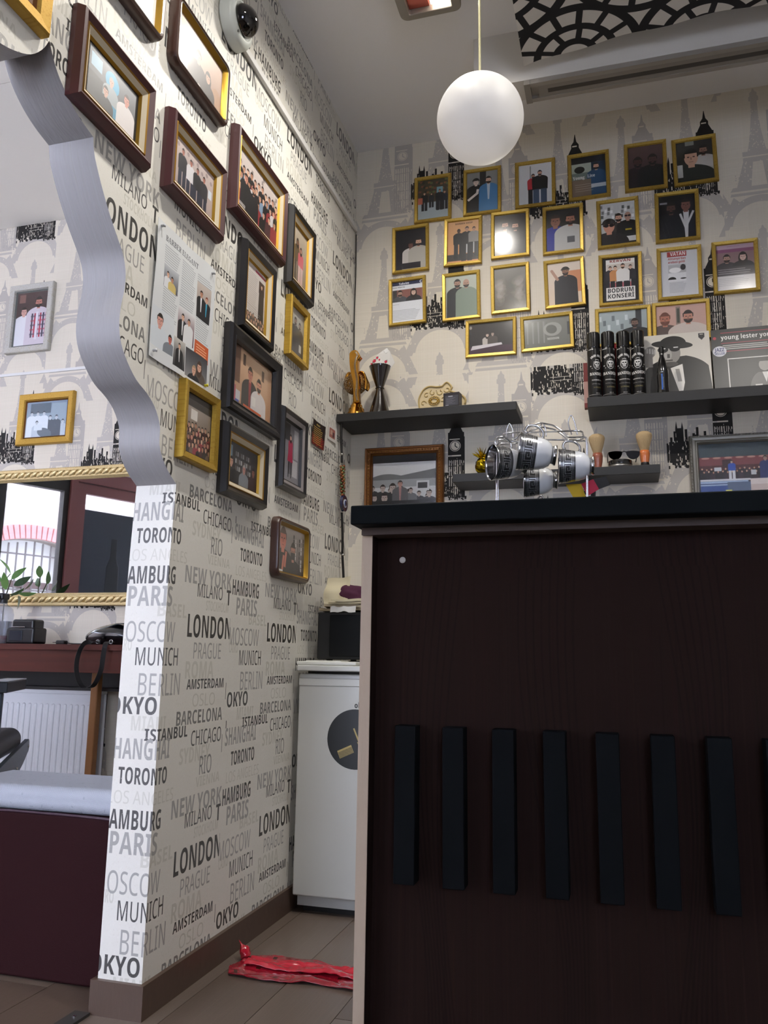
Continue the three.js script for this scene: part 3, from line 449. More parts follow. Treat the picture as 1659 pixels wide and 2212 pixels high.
  gala: (x, H) => { bgd(x, H, '#34444c', '#34444c'); R_(x, '#4e2328', 0, 14, 100, 24); R_(x, '#7a3e40', 0, 14, 100, 9); for (let i = 0; i < 9; i++) { x.fillStyle = '#b98a80'; x.beginPath(); x.ellipse(i * 11 + 6, 15, 4, 1.1, 0, 0, 7); x.fill(); } R_(x, '#3a1c22', 22, 17, 9, 10); crowd(x, H, 26, 22, 2, 2.4, ['#241a22', '#33232c', '#1c141a']); fig(x, 31, 19.5, 3, { top: '#2c4fb0', pants: '#d4d7de', full: 1, skin: '#c8aa9c' }); fig(x, 63, 17, 5, { top: '#232d66', skin: '#a5847a', w: 1.1 }); R_(x, '#c7ccd2', 14, 25, 7, 4); R_(x, '#c3c6ca', 49, 29, 5, 5); R_(x, '#d0d4dc', 0, 37.5, 48, 2); R_(x, '#9db4d6', 0, 39.5, 46, 5); R_(x, '#20336a', 0, 42, 46, .8); R_(x, '#274a94', 0, 44.5, 26, H); R_(x, '#4f6180', 26, 41, 22, H); R_(x, '#cfd06a', 24, 49, 6, 1.4); R_(x, '#26283a', 22, 53, 12, 20); R_(x, '#c7b6b2', 48, 38, 52, H); R_(x, '#d8cdca', 48, 38, 52, 6); R_(x, '#b5777a', 66, 47, 34, 8); crowd(x, H, 60, 12, 2, 6, ['#3a3f58', '#8c6a66']); },
  barberBlue: (x, H) => { bgd(x, H, '#5a5f66', '#33343a'); R_(x, '#26282c', 0, 34, 40, 40); R_(x, '#8fb4c8', 4, 8, 22, 18); x.fillStyle = '#3aa0c4'; x.beginPath(); x.ellipse(48, 22, 15, 14, .3, 0, 7); x.fill(); fig(x, 46, 22, 13, { top: '#9aa3a8', hair: '#a3a19c', skin: '#d6a292' }); R_(x, '#2a86a8', 44, 52, 16, 24); fig(x, 36, 42, 14, { top: '#1b1b1f', skin: '#c99a86' }); fig(x, 80, 24, 16, { top: '#d6cfcd', skin: '#c8806c', hair: '#33221e' }); },
  blankSheet: (x, H) => { bgd(x, H, '#e9e9e8', '#e9e9e8'); lines(x, '#cfcfce', 12, 16, 74, 8, 6, 1); },
  sepiaCouple: (x, H) => { bgd(x, H, '#c2a695', '#8d6a55'); x.fillStyle = '#a57e5f'; x.beginPath(); x.ellipse(88, 56, 14, 22, 0, 0, 7); x.fill(); fig(x, 46, 24, 15, { top: '#33261f', skin: '#b08a72', w: 1.4 }); fig(x, 68, 34, 13, { top: '#2f2019', skin: '#b9917a', long: 1 }); for (let i = 0; i < 14; i++) R_(x, i % 2 ? '#d8c6b8' : '#4a382e', 26 + (i * 7) % 22, 54 + (i * 5) % 14, 5, 4); },
  fourMen: (x, H) => { bgd(x, H, '#c9b9b4', '#a8958f'); for (let i = 0; i < 8; i++) { x.fillStyle = '#9b8a88'; x.beginPath(); x.arc(8 + i * 12, 10 + (i % 2) * 5, 3, 0, 7); x.fill(); } for (const [c, y, t] of [[20, 14, '#1f1f27'], [40, 17, '#d9d6d8'], [57, 18, '#1a1a20'], [74, 20, '#23232c']]) fig(x, c, y, 8.5,  { full: 1, top: t, pants: '#23263a', skin: '#b0705f' }); R_(x, '#cfd7df', 86, 26, 9, 12); },
  team: (x, H) => { bgd(x, H, '#cfc3bd', '#b8a8a4'); for (let i = 0; i < 10; i++) R_(x, '#8f8480', (i * 31) % 96, (i * 9) % 22, 4, 5); crowd(x, H, 16, 11, 2, 8, ['#1f1c20', '#2b2326', '#7f96ad', '#19181c', '#8f2e34', '#cfc9c8']); crowd(x, H, 40, 7, 1, 8, ['#8f2e34', '#1a191c', '#4a2a2e']); fig(x, 20, 26, 10, { top: '#1a191c', skin: '#c98a74' }); fig(x, 38, 30, 10, { top: '#1d1c20', beard: 1 }); word(x, 'BARBER', 4, 62, 4, 16, '#d8d2cf'); word(x, 'ELEGANT', 4, 69, 4, 18, '#d8d2cf'); },
  dancer: (x, H) => { bgd(x, H, '#b8ab98', '#8f7f6e'); fig(x, 36, 40, 17, { top: '#5b4a30', skin: '#7d5a48', full: 1, pants: '#4a3c2c', long: 1 }); fig(x, 60, 54, 15, { top: '#c8545f', skin: '#c08a76', full: 1, pants: '#c9a7a0', long: 1, arm: [-.5, .8, -.9, -.9] }); },
  certificate: (x, H) => { bgd(x, H, '#cfc8c3', '#c9bfb6'); x.fillStyle = '#c4456b'; x.fillRect(46, 6, 54, 5); word(x, 'SERTİFİKA', 10, 13, 4, 30, '#8a7f7a'); lines(x, '#9b928c', 10, 20, 50, 17, 4.6, 1); R_(x, '#4b3a38', 66, 22, 28, 28); fig(x, 80, 32, 10, { top: '#2a2224' }); lines(x, '#9b928c', 10, 96, 70, 3, 4.6, 1); R_(x, '#6f5c50', 0, 112, 100, H); crowd(x, H, 112, 8, 2, 9, ['#5a4840', '#7b6558', '#3c302c']); },
  greyPair: (x, H) => { bgd(x, H, '#b0ada3', '#7d7a70'); fig(x, 42, 36, 22, { top: '#34343a', skin: '#8f7868', beard: 1 }); fig(x, 72, 40, 20, { top: '#3b3b40', skin: '#927c6e', beard: 1 }); R_(x, '#b9b7b0', 70, 92, 16, 22); },
  orangeTable: (x, H) => { bgd(x, H, '#caa788', '#b88b6a'); R_(x, '#6a4a3c', 0, 0, 22, 40); R_(x, '#4a3226', 28, 5, 6, 12); R_(x, '#5a3f30', 74, 8, 6, 12); fig(x, 46, 22, 15, { top: '#1d1a1f', shirt: '#8f2430', skin: '#b0705f' }); fig(x, 68, 28, 15, { top: '#cfc8c6', skin: '#c98c74', beard: 1 }); R_(x, '#d0582a', 32, 58, 44, 20); R_(x, '#3a4fa8', 6, 54, 16, 14); R_(x, '#c8c8cc', 10, 48, 14, 10); R_(x, '#a84a5a', 0, 44, 14, 16); R_(x, '#dcd8d2', 52, 44, 9, 10); },
  gathering: (x, H) => { bgd(x, H, '#a89c90', '#6b5a4c'); R_(x, '#4c4844', 0, 0, 100, 14); R_(x, '#d8d2ca', 24, 18, 24, 20); crowd(x, H, 46, 8, 4, 10, ['#1f1b1c', '#4a2a2c', '#2a2626', '#6a5850', '#8a3038']); },
  barberTrio: (x, H) => { bgd(x, H, '#4a4a4c', '#232326'); R_(x, '#8fa9b8', 0, 6, 14, 30); for (let r = 0; r < 3; r++) for (let i = 0; i < 9; i++) R_(x, ['#8f8f90', '#bdbdbb', '#5f5550'][(i + r) % 3], 24 + i * 6, 12 + r * 11, 4, 7); fig(x, 12, 30, 14, { top: '#26262c', full: 1 }); fig(x, 54, 34, 13, { top: '#8d949a', hair: '#b5b1ab', skin: '#c98f80' }); fig(x, 86, 32, 13, { top: '#3a2226', skin: '#8f5a4c' }); },
  redDress: (x, H) => { bgd(x, H, '#6b6a70', '#8a888c'); R_(x, '#2b2a2e', 8, 4, 34, 40); R_(x, '#a9a8ac', 66, 10, 26, 70); R_(x, '#b9b7b8', 60, 84, 30, 40); fig(x, 46, 34, 13, { top: '#a81f48', skin: '#d6a898', full: 1, pants: '#3a3238', long: 1, w: 1.0 }); x.fillStyle = '#a81f48'; x.beginPath(); x.moveTo(36, 60); x.lineTo(56, 60); x.lineTo(62, 92); x.lineTo(30, 92); x.fill(); R_(x, '#262529', 34, 96, 5, 34); R_(x, '#262529', 50, 96, 5, 34); },
  mask: (x, H) => { bgd(x, H, '#b5aba2', '#3a3537'); for (let i = 0; i < 40; i++) R_(x, ['#2e2b2d', '#c9c6c2', '#6d6763'][i % 3], 58 + (i * 7) % 42, 8 + (i * 11) % 48, 4, 5); fig(x, 22, 18, 30, { top: '#1f1a1d', skin: '#c4705c', hair: '#5d4a40', beard: 0 }); fig(x, 58, 32, 24, { top: '#1b1a1d', skin: '#b07a66' }); R_(x, '#17171a', 50, 33, 16, 10); R_(x, '#d8d6d4', 4, 60, 20, 9); x.strokeStyle = '#c4705c'; x.lineWidth = 6; x.beginPath(); x.moveTo(22, 60); x.lineTo(26, 40); x.moveTo(30, 56); x.lineTo(34, 34); x.stroke(); },
  plaid: (x, H) => { bgd(x, H, '#4a3634', '#2f2426'); R_(x, '#7d5a52', 8, 6, 20, 24); fig(x, 26, 56, 25, { top: '#d8d8dc', skin: '#c99a8c', hair: '#2a1c1a' }); fig(x, 72, 32, 30, { top: '#c9bfc8', skin: '#b9796c', beard: 1 }); for (let i = 0; i < 6; i++) { R_(x, i % 2 ? '#a82f45' : '#3a3248', 52 + i * 9, 64, 5, 70); } for (let i = 0; i < 5; i++) { x.globalAlpha = .5; R_(x, i % 2 ? '#a82f45' : '#3a3248', 50, 70 + i * 13, 50, 5); x.globalAlpha = 1; } R_(x, '#d6d2da', 66, 60, 8, 80); },
  salon: (x, H) => { bgd(x, H, '#7d8fa0', '#a7b7c4'); R_(x, '#54636f', 10, 4, 50, 22); R_(x, '#93a5b2', 62, 6, 34, 40); for (let i = 0; i < 9; i++) fig(x, 14 + (i * 31) % 78, 26 + (i % 3) * 10, 9, { top: ['#d5dee4', '#46525e', '#b4c2cc'][i % 3], skin: '#c3ccd2', hair: '#2f3a44' }); x.fillStyle = '#5b6a76'; x.beginPath(); x.ellipse(48, 68, 18, 10, .3, 0, 7); x.fill(); R_(x, '#cfdae0', 22, 50, 20, 12); },
};
function photo(key, w, h) {
  const W = w >= h ? 300 : 226, H = Math.round(W * h / w);
  const t = tex(W, H, (x) => { x.save(); x.scale(W / 100, W / 100); P[key](x, 100 * h / w); x.restore(); speckle(x, W, H, 1500, ['#000', '#fff', '#865'], 1, 2.5, 0.1); });
  return std('#ffffff', .45, { map: t });
}
// a moulding swept round a rectangle: profile of [inset, height] from the wall outwards and in
function moulding(w, h, prof, r = 0) {
  const ring = (ins) => {
    const a = w / 2 - ins, b = h / 2 - ins, out = [];
    if (!r) return [[-a, -b], [a, -b], [a, b], [-a, b]];
    const q = Math.max(r - ins, .002), n = 7;
    for (const [cx, cy, s] of [[-a + q, -b + q, Math.PI], [a - q, -b + q, 1.5 * Math.PI], [a - q, b - q, 0], [-a + q, b - q, .5 * Math.PI]]) for (let i = 0; i <= n; i++) { const t = s + i / n * Math.PI / 2; out.push([cx + q * Math.cos(t), cy + q * Math.sin(t)]); }
    return out;
  };
  const pos = [], uv = [];
  for (let k = 1; k < prof.length; k++) {
    const A = ring(prof[k - 1][0]), B = ring(prof[k][0]), za = prof[k - 1][1], zb = prof[k][1];
    for (let j = 0; j < A.length; j++) {
      const i = (j + 1) % A.length, q = [[...A[j], za], [...A[i], za], [...B[i], zb], [...A[j], za], [...B[i], zb], [...B[j], zb]];
      for (const v of q) { pos.push(...v); uv.push(v[0] * 8, v[1] * 8); }
    }
  }
  const g = new THREE.BufferGeometry(); g.setAttribute('position', new THREE.Float32BufferAttribute(pos, 3)); g.setAttribute('uv', new THREE.Float32BufferAttribute(uv, 2)); g.computeVertexNormals();
  return r ? toCreasedNormals(g, .5) : g;
}
const goldTex = tex(256, 256, (x, w, h) => { x.fillStyle = '#fff'; x.fillRect(0, 0, w, h); speckle(x, w, h, 1500, ['#d8c79a', '#f4e9c8', '#c9b27a'], 1, 9, .35); }, true);
const M = {
  gold: std('#bd9f4c', .40, { metalness: .6, map: goldTex, bumpMap: rough(grain, .5, .5), bumpScale: .0003 }),
  goldOld: std('#b8963a', .42, { metalness: .55, map: goldTex }),
  goldPale: std('#c09a45', .5, { metalness: .55, map: goldTex }),
  goldLip: std('#a07c2c', .38, { metalness: .8 }),
  bronze: std('#7d5026', .42, { metalness: .55, map: goldTex }),
  maroon: phy('#4a2022', .42, { clearcoat: .25, clearcoatRoughness: .3 }), black: phy('#171415', .35, { clearcoat: .4, clearcoatRoughness: .25 }), walnut: phy('#3d2217', .38, { clearcoat: .5, clearcoatRoughness: .2 }),
  linen: std('#cdc0a4', .8), silverLiner: std('#a39c9a', .45, { metalness: .5 }), silver: std('#9a9891', .4, { metalness: .75 }), greyWash: std('#b9b7b1', .6, { map: goldTex }), bead: std('#9a7430', .35, { metalness: .8 }),
};
const paneMat = phy('#ffffff', .15, { transmission: 1, thickness: 0, ior: 1.5, specularIntensity: .6 });
const STY = {   // parts of each kind of frame: name, material, profile
  thin: { d: .005, parts: [['frame', M.gold, [[0, 0], [0, .011], [.0025, .0145], [.0135, .0125], [.0165, .006]]]], in: .0165 },
  thick: { d: .008, parts: [['frame', M.goldOld, [[0, 0], [0, .022], [.003, .026], [.02, .022], [.024, .01]]]], in: .024 },
  pale: { d: .008, parts: [['frame', M.goldPale, [[0, 0], [0, .02], [.004, .025], [.03, .02], [.036, .012]]], ['inner_lip', M.bronze, [[.036, .012], [.037, .015], [.042, .008]]]], in: .042 },
  dark: { d: .009, parts: [['frame', M.maroon, [[0, 0], [0, .012], [.006, .03], [.012, .033], [.026, .024]]], ['gold_bead', M.bead, [[.026, .024], [.028, .027], [.031, .024]]], ['liner', M.linen, [[.031, .024], [.033, .023], [.044, .016]]], ['inner_lip', M.goldLip, [[.044, .016], [.0445, .017], [.048, .009]]]], in: .048 },
  ebony: { d: .009, parts: [['frame', M.black, [[0, 0], [0, .012], [.006, .03], [.012, .033], [.026, .024]]], ['gold_bead', M.bead, [[.026, .024], [.028, .027], [.031, .024]]], ['liner', M.linen, [[.031, .024], [.033, .023], [.044, .016]]], ['inner_lip', M.goldLip, [[.044, .016], [.0445, .017], [.048, .009]]]], in: .048 },
  slim: { d: .006, parts: [['frame', M.black, [[0, 0], [0, .012], [.005, .026], [.01, .028], [.02, .02]]], ['liner', M.silverLiner, [[.02, .02], [.022, .02], [.034, .014]]], ['inner_lip', M.black, [[.034, .014], [.035, .016], [.040, .006]]]], in: .040 },
  broad: { d: .006, parts: [['frame', M.black, [[0, 0], [0, .02], [.004, .03], [.014, .034], [.03, .024]]], ['beaded_edge', M.black, [[.03, .024], [.032, .027], [.038, .022], [.042, .01]]]], in: .042 },
  round: { d: .012, r: .03, parts: [['frame', M.walnut, [[0, 0], [0, .018], [.004, .027], [.010, .03], [.014, .027]]], ['silver_edge', M.silver, [[.014, .027], [.0155, .0285], [.017, .027]]], ['inner_lip', M.goldLip, [[.017, .027], [.019, .024], [.026, .012]]]], in: .026 },
  ornate: { d: .01, parts: [['frame', M.bronze, [[0, 0], [0, .022], [.004, .028], [.010, .026], [.012, .022], [.024, .02], [.028, .024], [.034, .012]]]], in: .034, beads: 1 },
  silver: { d: .01, parts: [['frame', M.silver, [[0, 0], [0, .02], [.003, .026], [.008, .024], [.012, .03], [.02, .028], [.024, .022], [.028, .024], [.034, .012]]]], in: .034, beads: 2 },
  wash: { d: .008, parts: [['frame', M.greyWash, [[0, 0], [0, .022], [.004, .026], [.03, .024], [.034, .012]]], ['inner_lip', std('#5f625e', .6), [[.034, .012], [.036, .014], [.042, .008]]]], in: .042 },
};
const beadGeo = new THREE.SphereGeometry(.0034, 8, 6);
function framed(style, key, w, h, label, pos, turn, tilt, group, mat) {
  const s = STY[style], t = thing('picture_frame', label, 'picture', pos, turn, group);
  t.rotation.set(0, turn, tilt * Math.PI / 180, 'YXZ');
  let last = t;
  for (const [n, m, p] of s.parts) { const q = part(n, moulding(w, h, p, s.r || 0), m, n === 'frame' ? t : last === t ? t : last); if (n === 'frame') last = q; }
  const a = w - 2 * s.in + .004, b = h - 2 * s.in + .004;
  let pg;
  if (mat) { part('mount_board', bx(-a / 2, a / 2, -b / 2, b / 2, .001, s.d - .0012), std(mat[0], .8), t); pg = box(a - 2 * mat[1], b - 2 * mat[2], .0014, 0, mat[3] || 0, s.d - .0005); part('photo_print', pg, photo(key, a - 2 * mat[1], b - 2 * mat[2]), t); }
  else part('photo_print', box(a, b, .003, 0, 0, s.d - .0015), photo(key, a, b), t);
  part('glass_pane', new THREE.PlaneGeometry(a, b).translate(0, 0, s.d + .0015), paneMat, t);
  if (s.beads) {
    const list = [], ins = s.beads === 1 ? .018 : .0045;
    for (const [L, ax] of [[w - 2 * ins, 0], [h - 2 * ins, 1]]) { const n = Math.floor(L / .0125); for (const sd of [-1, 1]) for (let i = 0; i <= n; i++) { const u = -L / 2 + L * i / n; list.push(beadGeo.clone().translate(ax ? sd * (w / 2 - ins) : u, ax ? u : sd * (h / 2 - ins), s.beads === 1 ? .021 : .026)); } }
    const m = part('bead_row', merge(list), s.beads === 1 ? M.bead : M.silver, t); m.userData.kind = 'stuff';
  }
  return t;
}
const GB = 'thin gold frames on the back wall';
const onBack = (x0, x1, y0, y1, key, label, tilt = 0, style = 'thin', mat) => framed(style, key, x1 - x0, y1 - y0, label, [(x0 + x1) / 2, (y0 + y1) / 2, ZB + .001], 0, tilt, style === 'thin' ? GB : undefined, mat);
onBack(-.847, -.675, 2.805, 3.032, 'dancers', 'thin gold frame with a photo of people dancing on a pale floor', 0);
onBack(-.620, -.450, 2.806, 3.032, 'blueSuit', 'thin gold frame with a man in a cap beside a man in a blue suit', -.4);
onBack(-.388, -.213, 2.808, 3.030, 'redCoat', 'thin gold frame with a person in a red jacket beside a taller one in black', -.4);
onBack(-.159, .016, 2.810, 3.029, 'flyer', 'thin gold frame with a dark blue flyer with white script and a man in denim', .5);
onBack(.077, .249, 2.814, 3.037, 'dimPair', 'thin gold frame with a very dark brownish photo of two heads', -.5);
onBack(.272, .446, 2.811, 3.026, 'selfie', 'thin gold frame at the top right with one large face filling it', .8);
onBack(-.949, -.778, 2.571, 2.798, 'whiteShirts', 'thin gold frame with a man in an open white shirt against black', .8);
onBack(-.708, -.537, 2.574, 2.803, 'trio', 'thin gold frame with three standing men before an orange wall', -.8);
onBack(-.497, -.329, 2.582, 2.804, 'darkPair', 'thin gold frame with two bearded men in dark shirts, glare at its foot', -.4);
onBack(-.272, -.100, 2.572, 2.796, 'blueShirt', 'thin gold frame with a man in royal blue beside a man in white', -.4);
onBack(-.044, .128, 2.570, 2.792, 'street', 'thin gold frame with a man in cap and red sunglasses in a street', .2);
onBack(.191, .365, 2.564, 2.789, 'club', 'thin gold frame with a dark photo and a bright white V collar', -.8);
onBack(-.962, -.790, 2.321, 2.546, 'newsPage', 'thin gold frame with a printed web article under a navy bar', 1.2);
onBack(-.716, -.546, 2.317, 2.542, 'greenShirt', 'thin gold frame with a man in black hugging a man in grey green', .8);
onBack(-.500, -.332, 2.327, 2.552, 'mist', 'thin gold frame with a misty grey picture washed out by glare', .5);
onBack(-.270, -.101, 2.326, 2.547, 'blackShirt', 'thin gold frame with a bearded man in black raising one arm', 1.2);
onBack(-.044, .130, 2.311, 2.540, 'concert', 'thin gold frame with a white poster for a concert with four performers', -.8);
onBack(.189, .362, 2.310, 2.540, 'clipping', 'thin gold frame with a grey newspaper clipping with red headline', -.8);
onBack(.402, .575, 2.312, 2.539, 'interview', 'thin gold frame farthest right with a purple bar above two people', -.5);
onBack(-.612, -.392, 2.137, 2.308, 'stage', 'thin gold landscape frame with a dark stage and a long white table', -.4);
onBack(-.374, -.153, 2.143, 2.303, 'fogRoom', 'thin gold landscape frame with a hazy greenish picture with small lettering', 1.2);
onBack(-.065, .157, 2.132, 2.301, 'profile', 'thin gold landscape frame with a man in black, behind the spray cans', -.5);
onBack(.161, .383, 2.132, 2.302, 'talk', 'thin gold landscape frame with two men talking in a pink room', -.5);
onBack(-1.057, -.706, 1.46, 1.757, 'beach', 'ornate bronze frame with a black and white photo of a crowd on a beach', 0, 'ornate', ['#26262a', .004, .022, -.014]);
onBack(.276, .72, 1.36, 1.729, 'gala', 'silver frame at the right edge with photos of a red-curtained stage', 0, 'silver', ['#39474d', .003, .003, 0]);
const zL = (z0, z1, y0, y1, key, label, style, mat, tilt = 0) => framed(style, key, z0 - z1, y1 - y0, label, [XL + .001, (y0 + y1) / 2, (z0 + z1) / 2], Math.PI / 2, tilt, undefined, mat);
zL(-.96, -1.238, 2.12, 2.40, 'sepiaCouple', 'worn gold frame at the top left corner of the picture, mostly cut off', 'pale');
zL(-1.323, -1.623, 2.052, 2.281, 'barberBlue', 'dark wood frame with a barber at work and a turquoise patch', 'dark', ['#1d1d20', .012, .006]);
zL(-1.32, -1.64, 2.425, 2.64, 'blankSheet', 'black rounded frame with a blank white sheet, cut by the top of the picture', 'round');
zL(-1.694, -2.006, 2.43, 2.642, 'sepiaCouple', 'brown rounded frame with a sepia photo of a couple, beside the dome camera', 'round');
zL(-1.706, -2.018, 2.065, 2.300, 'fourMen', 'maroon wood frame with four men standing arm in arm', 'dark');
zL(-2.071, -2.472, 2.212, 2.505, 'team', 'large maroon wood frame with a group photo of a barber team', 'dark');
zL(-2.519, -2.754, 2.180, 2.490, 'dancer', 'dark upright frame with two women dancing, one in pink', 'ebony');
zL(-2.159, -2.403, 1.864, 2.163, 'certificate', 'dark upright frame with a certificate with a pink bar', 'ebony');
zL(-2.547, -2.728, 1.920, 2.147, 'greyPair', 'gold frame on the lettered wall with two men in grey', 'thick');
zL(-2.099, -2.482, 1.581, 1.853, 'orangeTable', 'large black beaded frame with two men above an orange table', 'broad');
zL(-1.861, -2.058, 1.371, 1.590, 'gathering', 'gold frame on the lettered wall with a crowd in a hall', 'thick', ['#2a2523', .003, .012, -.006]);
zL(-2.101, -2.400, 1.323, 1.543, 'barberTrio', 'black frame with cream liner with three people in a barber shop', 'ebony');
zL(-2.518, -2.748, 1.429, 1.720, 'redDress', 'narrow black frame with a woman in a red dress', 'slim');
zL(-2.498, -2.800, 1.116, 1.325, 'mask', 'black rounded frame lowest on the lettered wall, two men, one masked', 'round');
onBack(-3.038, -2.768, 2.38, 2.755, 'plaid', 'grey washed frame with a couple in white and red plaid, left room', 0, 'wash');
onBack(-2.912, -2.588, 1.881, 2.148, 'salon', 'broad gold frame with a bluish photo of a hair salon, above the mirror', 0, 'pale');

// ---------------------------------------------------------------- papers on the lettered wall
const sheet = (w, h, curl, nx = 12, ny = 12) => bend(new THREE.BoxGeometry(w, h, .0008, nx, ny, 1), (x, y, z) => [x, y, z + curl * ((2 * x / w) ** 2) * (.5 + y / h) + .0015 * Math.sin(x * 40 + y * 21)]);
function paper(name, label, w, h, W, draw, pos, turnZ, curl = .004) {
  const t = thing(name, label, 'paper', pos, Math.PI / 2); t.rotation.set(0, Math.PI / 2, turnZ, 'YXZ');
  part('sheet', sheet(w, h, curl), std('#ffffff', .6, { map: tex(W, Math.round(W * h / w), (x, a, b) => { x.scale(a / 100, a / 100); draw(x, 100 * h / w); }) }), t); return t;
}
{
  const t = paper('magazine_page', 'white magazine page of text and small photos pinned to the lettered wall', .312, .378, 700, (x, H) => {
    R_(x, '#d4d6d6', 0, 0, 100, H); word(x, 'BARBER ELEGANT', 14, 13, 5, 56, '#5b5d60', 'bold', 'serif');
    for (const c of [14, 42, 70]) { lines(x, '#a4a7aa', c, 17, 25, 9, 2.1, .8); lines(x, '#a4a7aa', c, 46, 25, 17, 2.1, .8); }
    lines(x, '#a4a7aa', 42, 34, 25, 6, 2.1, .8);
    const ph = (a, b, w, h, f) => { x.save(); x.beginPath(); x.rect(a, b, w, h); x.clip(); x.translate(a, b); x.scale(w / 100, w / 100); f(x, 100 * h / w); x.restore(); };
    ph(14, 34, 24, 20, (q, h) => { bgd(q, h, '#b9bcc0', '#4a4a50'); fig(q, 30, 30, 22, { top: '#d8d8da' }); fig(q, 60, 38, 22, { top: '#c9b26a' }); });
    ph(70, 24, 24, 34, (q, h) => { bgd(q, h, '#c4b8ae', '#8a7a70'); fig(q, 34, 40, 26, { top: '#15151a', shirt: '#e2e2e4' }); fig(q, 72, 50, 24, { top: '#1a1a20', shirt: '#3aa0c0', hair: '#7a3a2a' }); });
    ph(41, 60, 27, 30, (q, h) => { bgd(q, h, '#dcdcdc', '#4a2026'); fig(q, 30, 30, 22, { top: '#17171c', shirt: '#e0e0e0' }); fig(q, 66, 34, 22, { top: '#dadada' }); });
    ph(1, 76, 34, 34, (q, h) => { bgd(q, h, '#cfd3d6', '#cfd3d6'); fig(q, 36, 30, 34, { top: '#cdd3d8', skin: '#d29a8c' }); fig(q, 84, 60, 22, { top: '#7a8088', skin: '#c0685c' }); });
    ph(36, 90, 20, 26, (q, h) => { bgd(q, h, '#c2bdb6', '#2a2a2e'); fig(q, 50, 30, 26, { top: '#17171a', shirt: '#d8d8d8' }); });
    R_(x, '#c2572a', 70, 80, 26, 16); lines(x, '#e8b48e', 73, 83, 20, 5, 2.5, .9);
    ph(57, 92, 38, 26, (q, h) => { bgd(q, h, '#3a3a3e', '#8a8a8c'); fig(q, 62, 30, 24, { top: '#5a5048', long: 1, hair: '#4a382e' }); fig(q, 40, 44, 22, { top: '#26262a', hair: '#a88a6a' }); });
  }, [XL + .006, 1.786, -1.857], .006);
  for (const [a, b, c] of [[-.14, .172, '#b9babd'], [.135, .17, '#b9babd'], [-.142, -.172, '#b9babd'], [.128, -.176, '#d8cf2e']]) { const p = part('push_pin', lathe([[0, .0], [.004, 0], [.0035, .006], [.005, .009], [0, .011]], 12).rotateX(Math.PI / 2).translate(a, b, .004), std(c, .4), t); }
  paper('menu_notice', 'small dark red and black notice with yellow lines on the lettered wall', .130, .098, 260, (x, H) => { R_(x, '#241613', 0, 0, 100, H); R_(x, '#6a1c16', 0, H * .6, 100, H); for (let i = 0; i < 60; i++) R_(x, ['#8a2a1c', '#3a1512'][i % 2], (i * 17) % 100, H * .55 + (i * 7) % 34, 6, 4); word(x, 'FİYAT', 36, 12, 5, 28, '#d8c06a'); lines(x, '#c9a24a', 12, 18, 72, 9, 6, 1.8); }, [XL + .006, 1.715, -2.895], .0, .008);
  paper('postcard', 'small pale postcard with a reddish picture under the end of the shelf', .094, .064, 160, (x, H) => { R_(x, '#d8d3cc', 0, 0, 100, H); R_(x, '#a86a5e', 18, 12, 64, H - 26); R_(x, '#c4a08e', 30, 20, 24, 20); R_(x, '#5a3a3c', 56, 26, 18, 22); }, [XL + .004, 1.765, -3.062], .0, .002);
}
// dome camera and cable trunking
{
  const t = thing('dome_camera', 'white surveillance camera with a black dome, high on the lettered wall', 'camera', [XL + .001, 2.83, -2.035], 0);
  t.rotation.set(0, Math.PI / 2, 0);
  const rot = (g) => g.rotateX(Math.PI / 2);
  part('housing', rot(lathe([[0, 0], [.082, 0], [.083, .006], [.08, .03], [.074, .04], [.062, .046], [.054, .046], [.054, .04], [0, .04]], 56)), std('#c9cdc6', .4), t);
  part('dome', rot(new THREE.SphereGeometry(.051, 40, 20, 0, Math.PI * 2, 0, Math.PI / 2).translate(0, .042, 0)), phy('#060607', .06, { clearcoat: 1, clearcoatRoughness: .03 }), t);
  part('screw', rot(cyl(.004, .004, .004, -.03, .044, .058, 12)), std('#4a4c4a', .4), t);
  part('screw', rot(cyl(.004, .004, .004, .05, .044, -.045, 12)), std('#4a4c4a', .4), t);
  const k = thing('cable_trunking', 'long white cable trunking running from the dome camera to the corner', 'trunking', [XL + .001, 2.812, -2.70], 0);
  part('channel', rb(.014, .026, 1.20, .003, .007, 0, 0), std('#d9d8d4', .4), k);
  const w = thing('corner_cable', 'thin black cable running down the corner below the white trunking', 'cable', [XL + .006, 0, ZB + .006]);
  part('cable', tube([[0, 2.79, .004], [.001, 2.6, 0], [0, 2.4, .003], [.001, 2.2, 0], [0, 2.07, .002]], .0028, 60, 6), std('#26231f', .6), w);
}

// ---------------------------------------------------------------- counter
const woodTex = tex(1024, 1024, (x, w, h) => {
  x.fillStyle = '#2c1f1c'; x.fillRect(0, 0, w, h);
  for (let i = 0; i < 1500; i++) { x.globalAlpha = .25 * rnd(); x.fillStyle = ['#221715', '#3a2823', '#301d1b', '#1d1413'][(rnd() * 4) | 0]; x.fillRect(rnd() * w, rnd() * h, rr(1, 3), rr(80, 500)); }
  x.globalAlpha = .3; x.strokeStyle = '#191110'; x.lineWidth = 3;
  for (let k = 0; k < 5; k++) { const cx = 100 + k * 205; for (let j = 0; j < 8; j++) { x.beginPath(); for (let y = 0; y <= h; y += 16) { const b = Math.exp(-(((y - 500 - k * 40) / 300) ** 2)); const px = cx + (j - 3.5) * 13 * (1 - .6 * b) + Math.sin(y * .006 + k) * 18; y ? x.lineTo(px, y) : x.moveTo(px, y); } x.stroke(); } }
  x.globalAlpha = 1;
}, true);
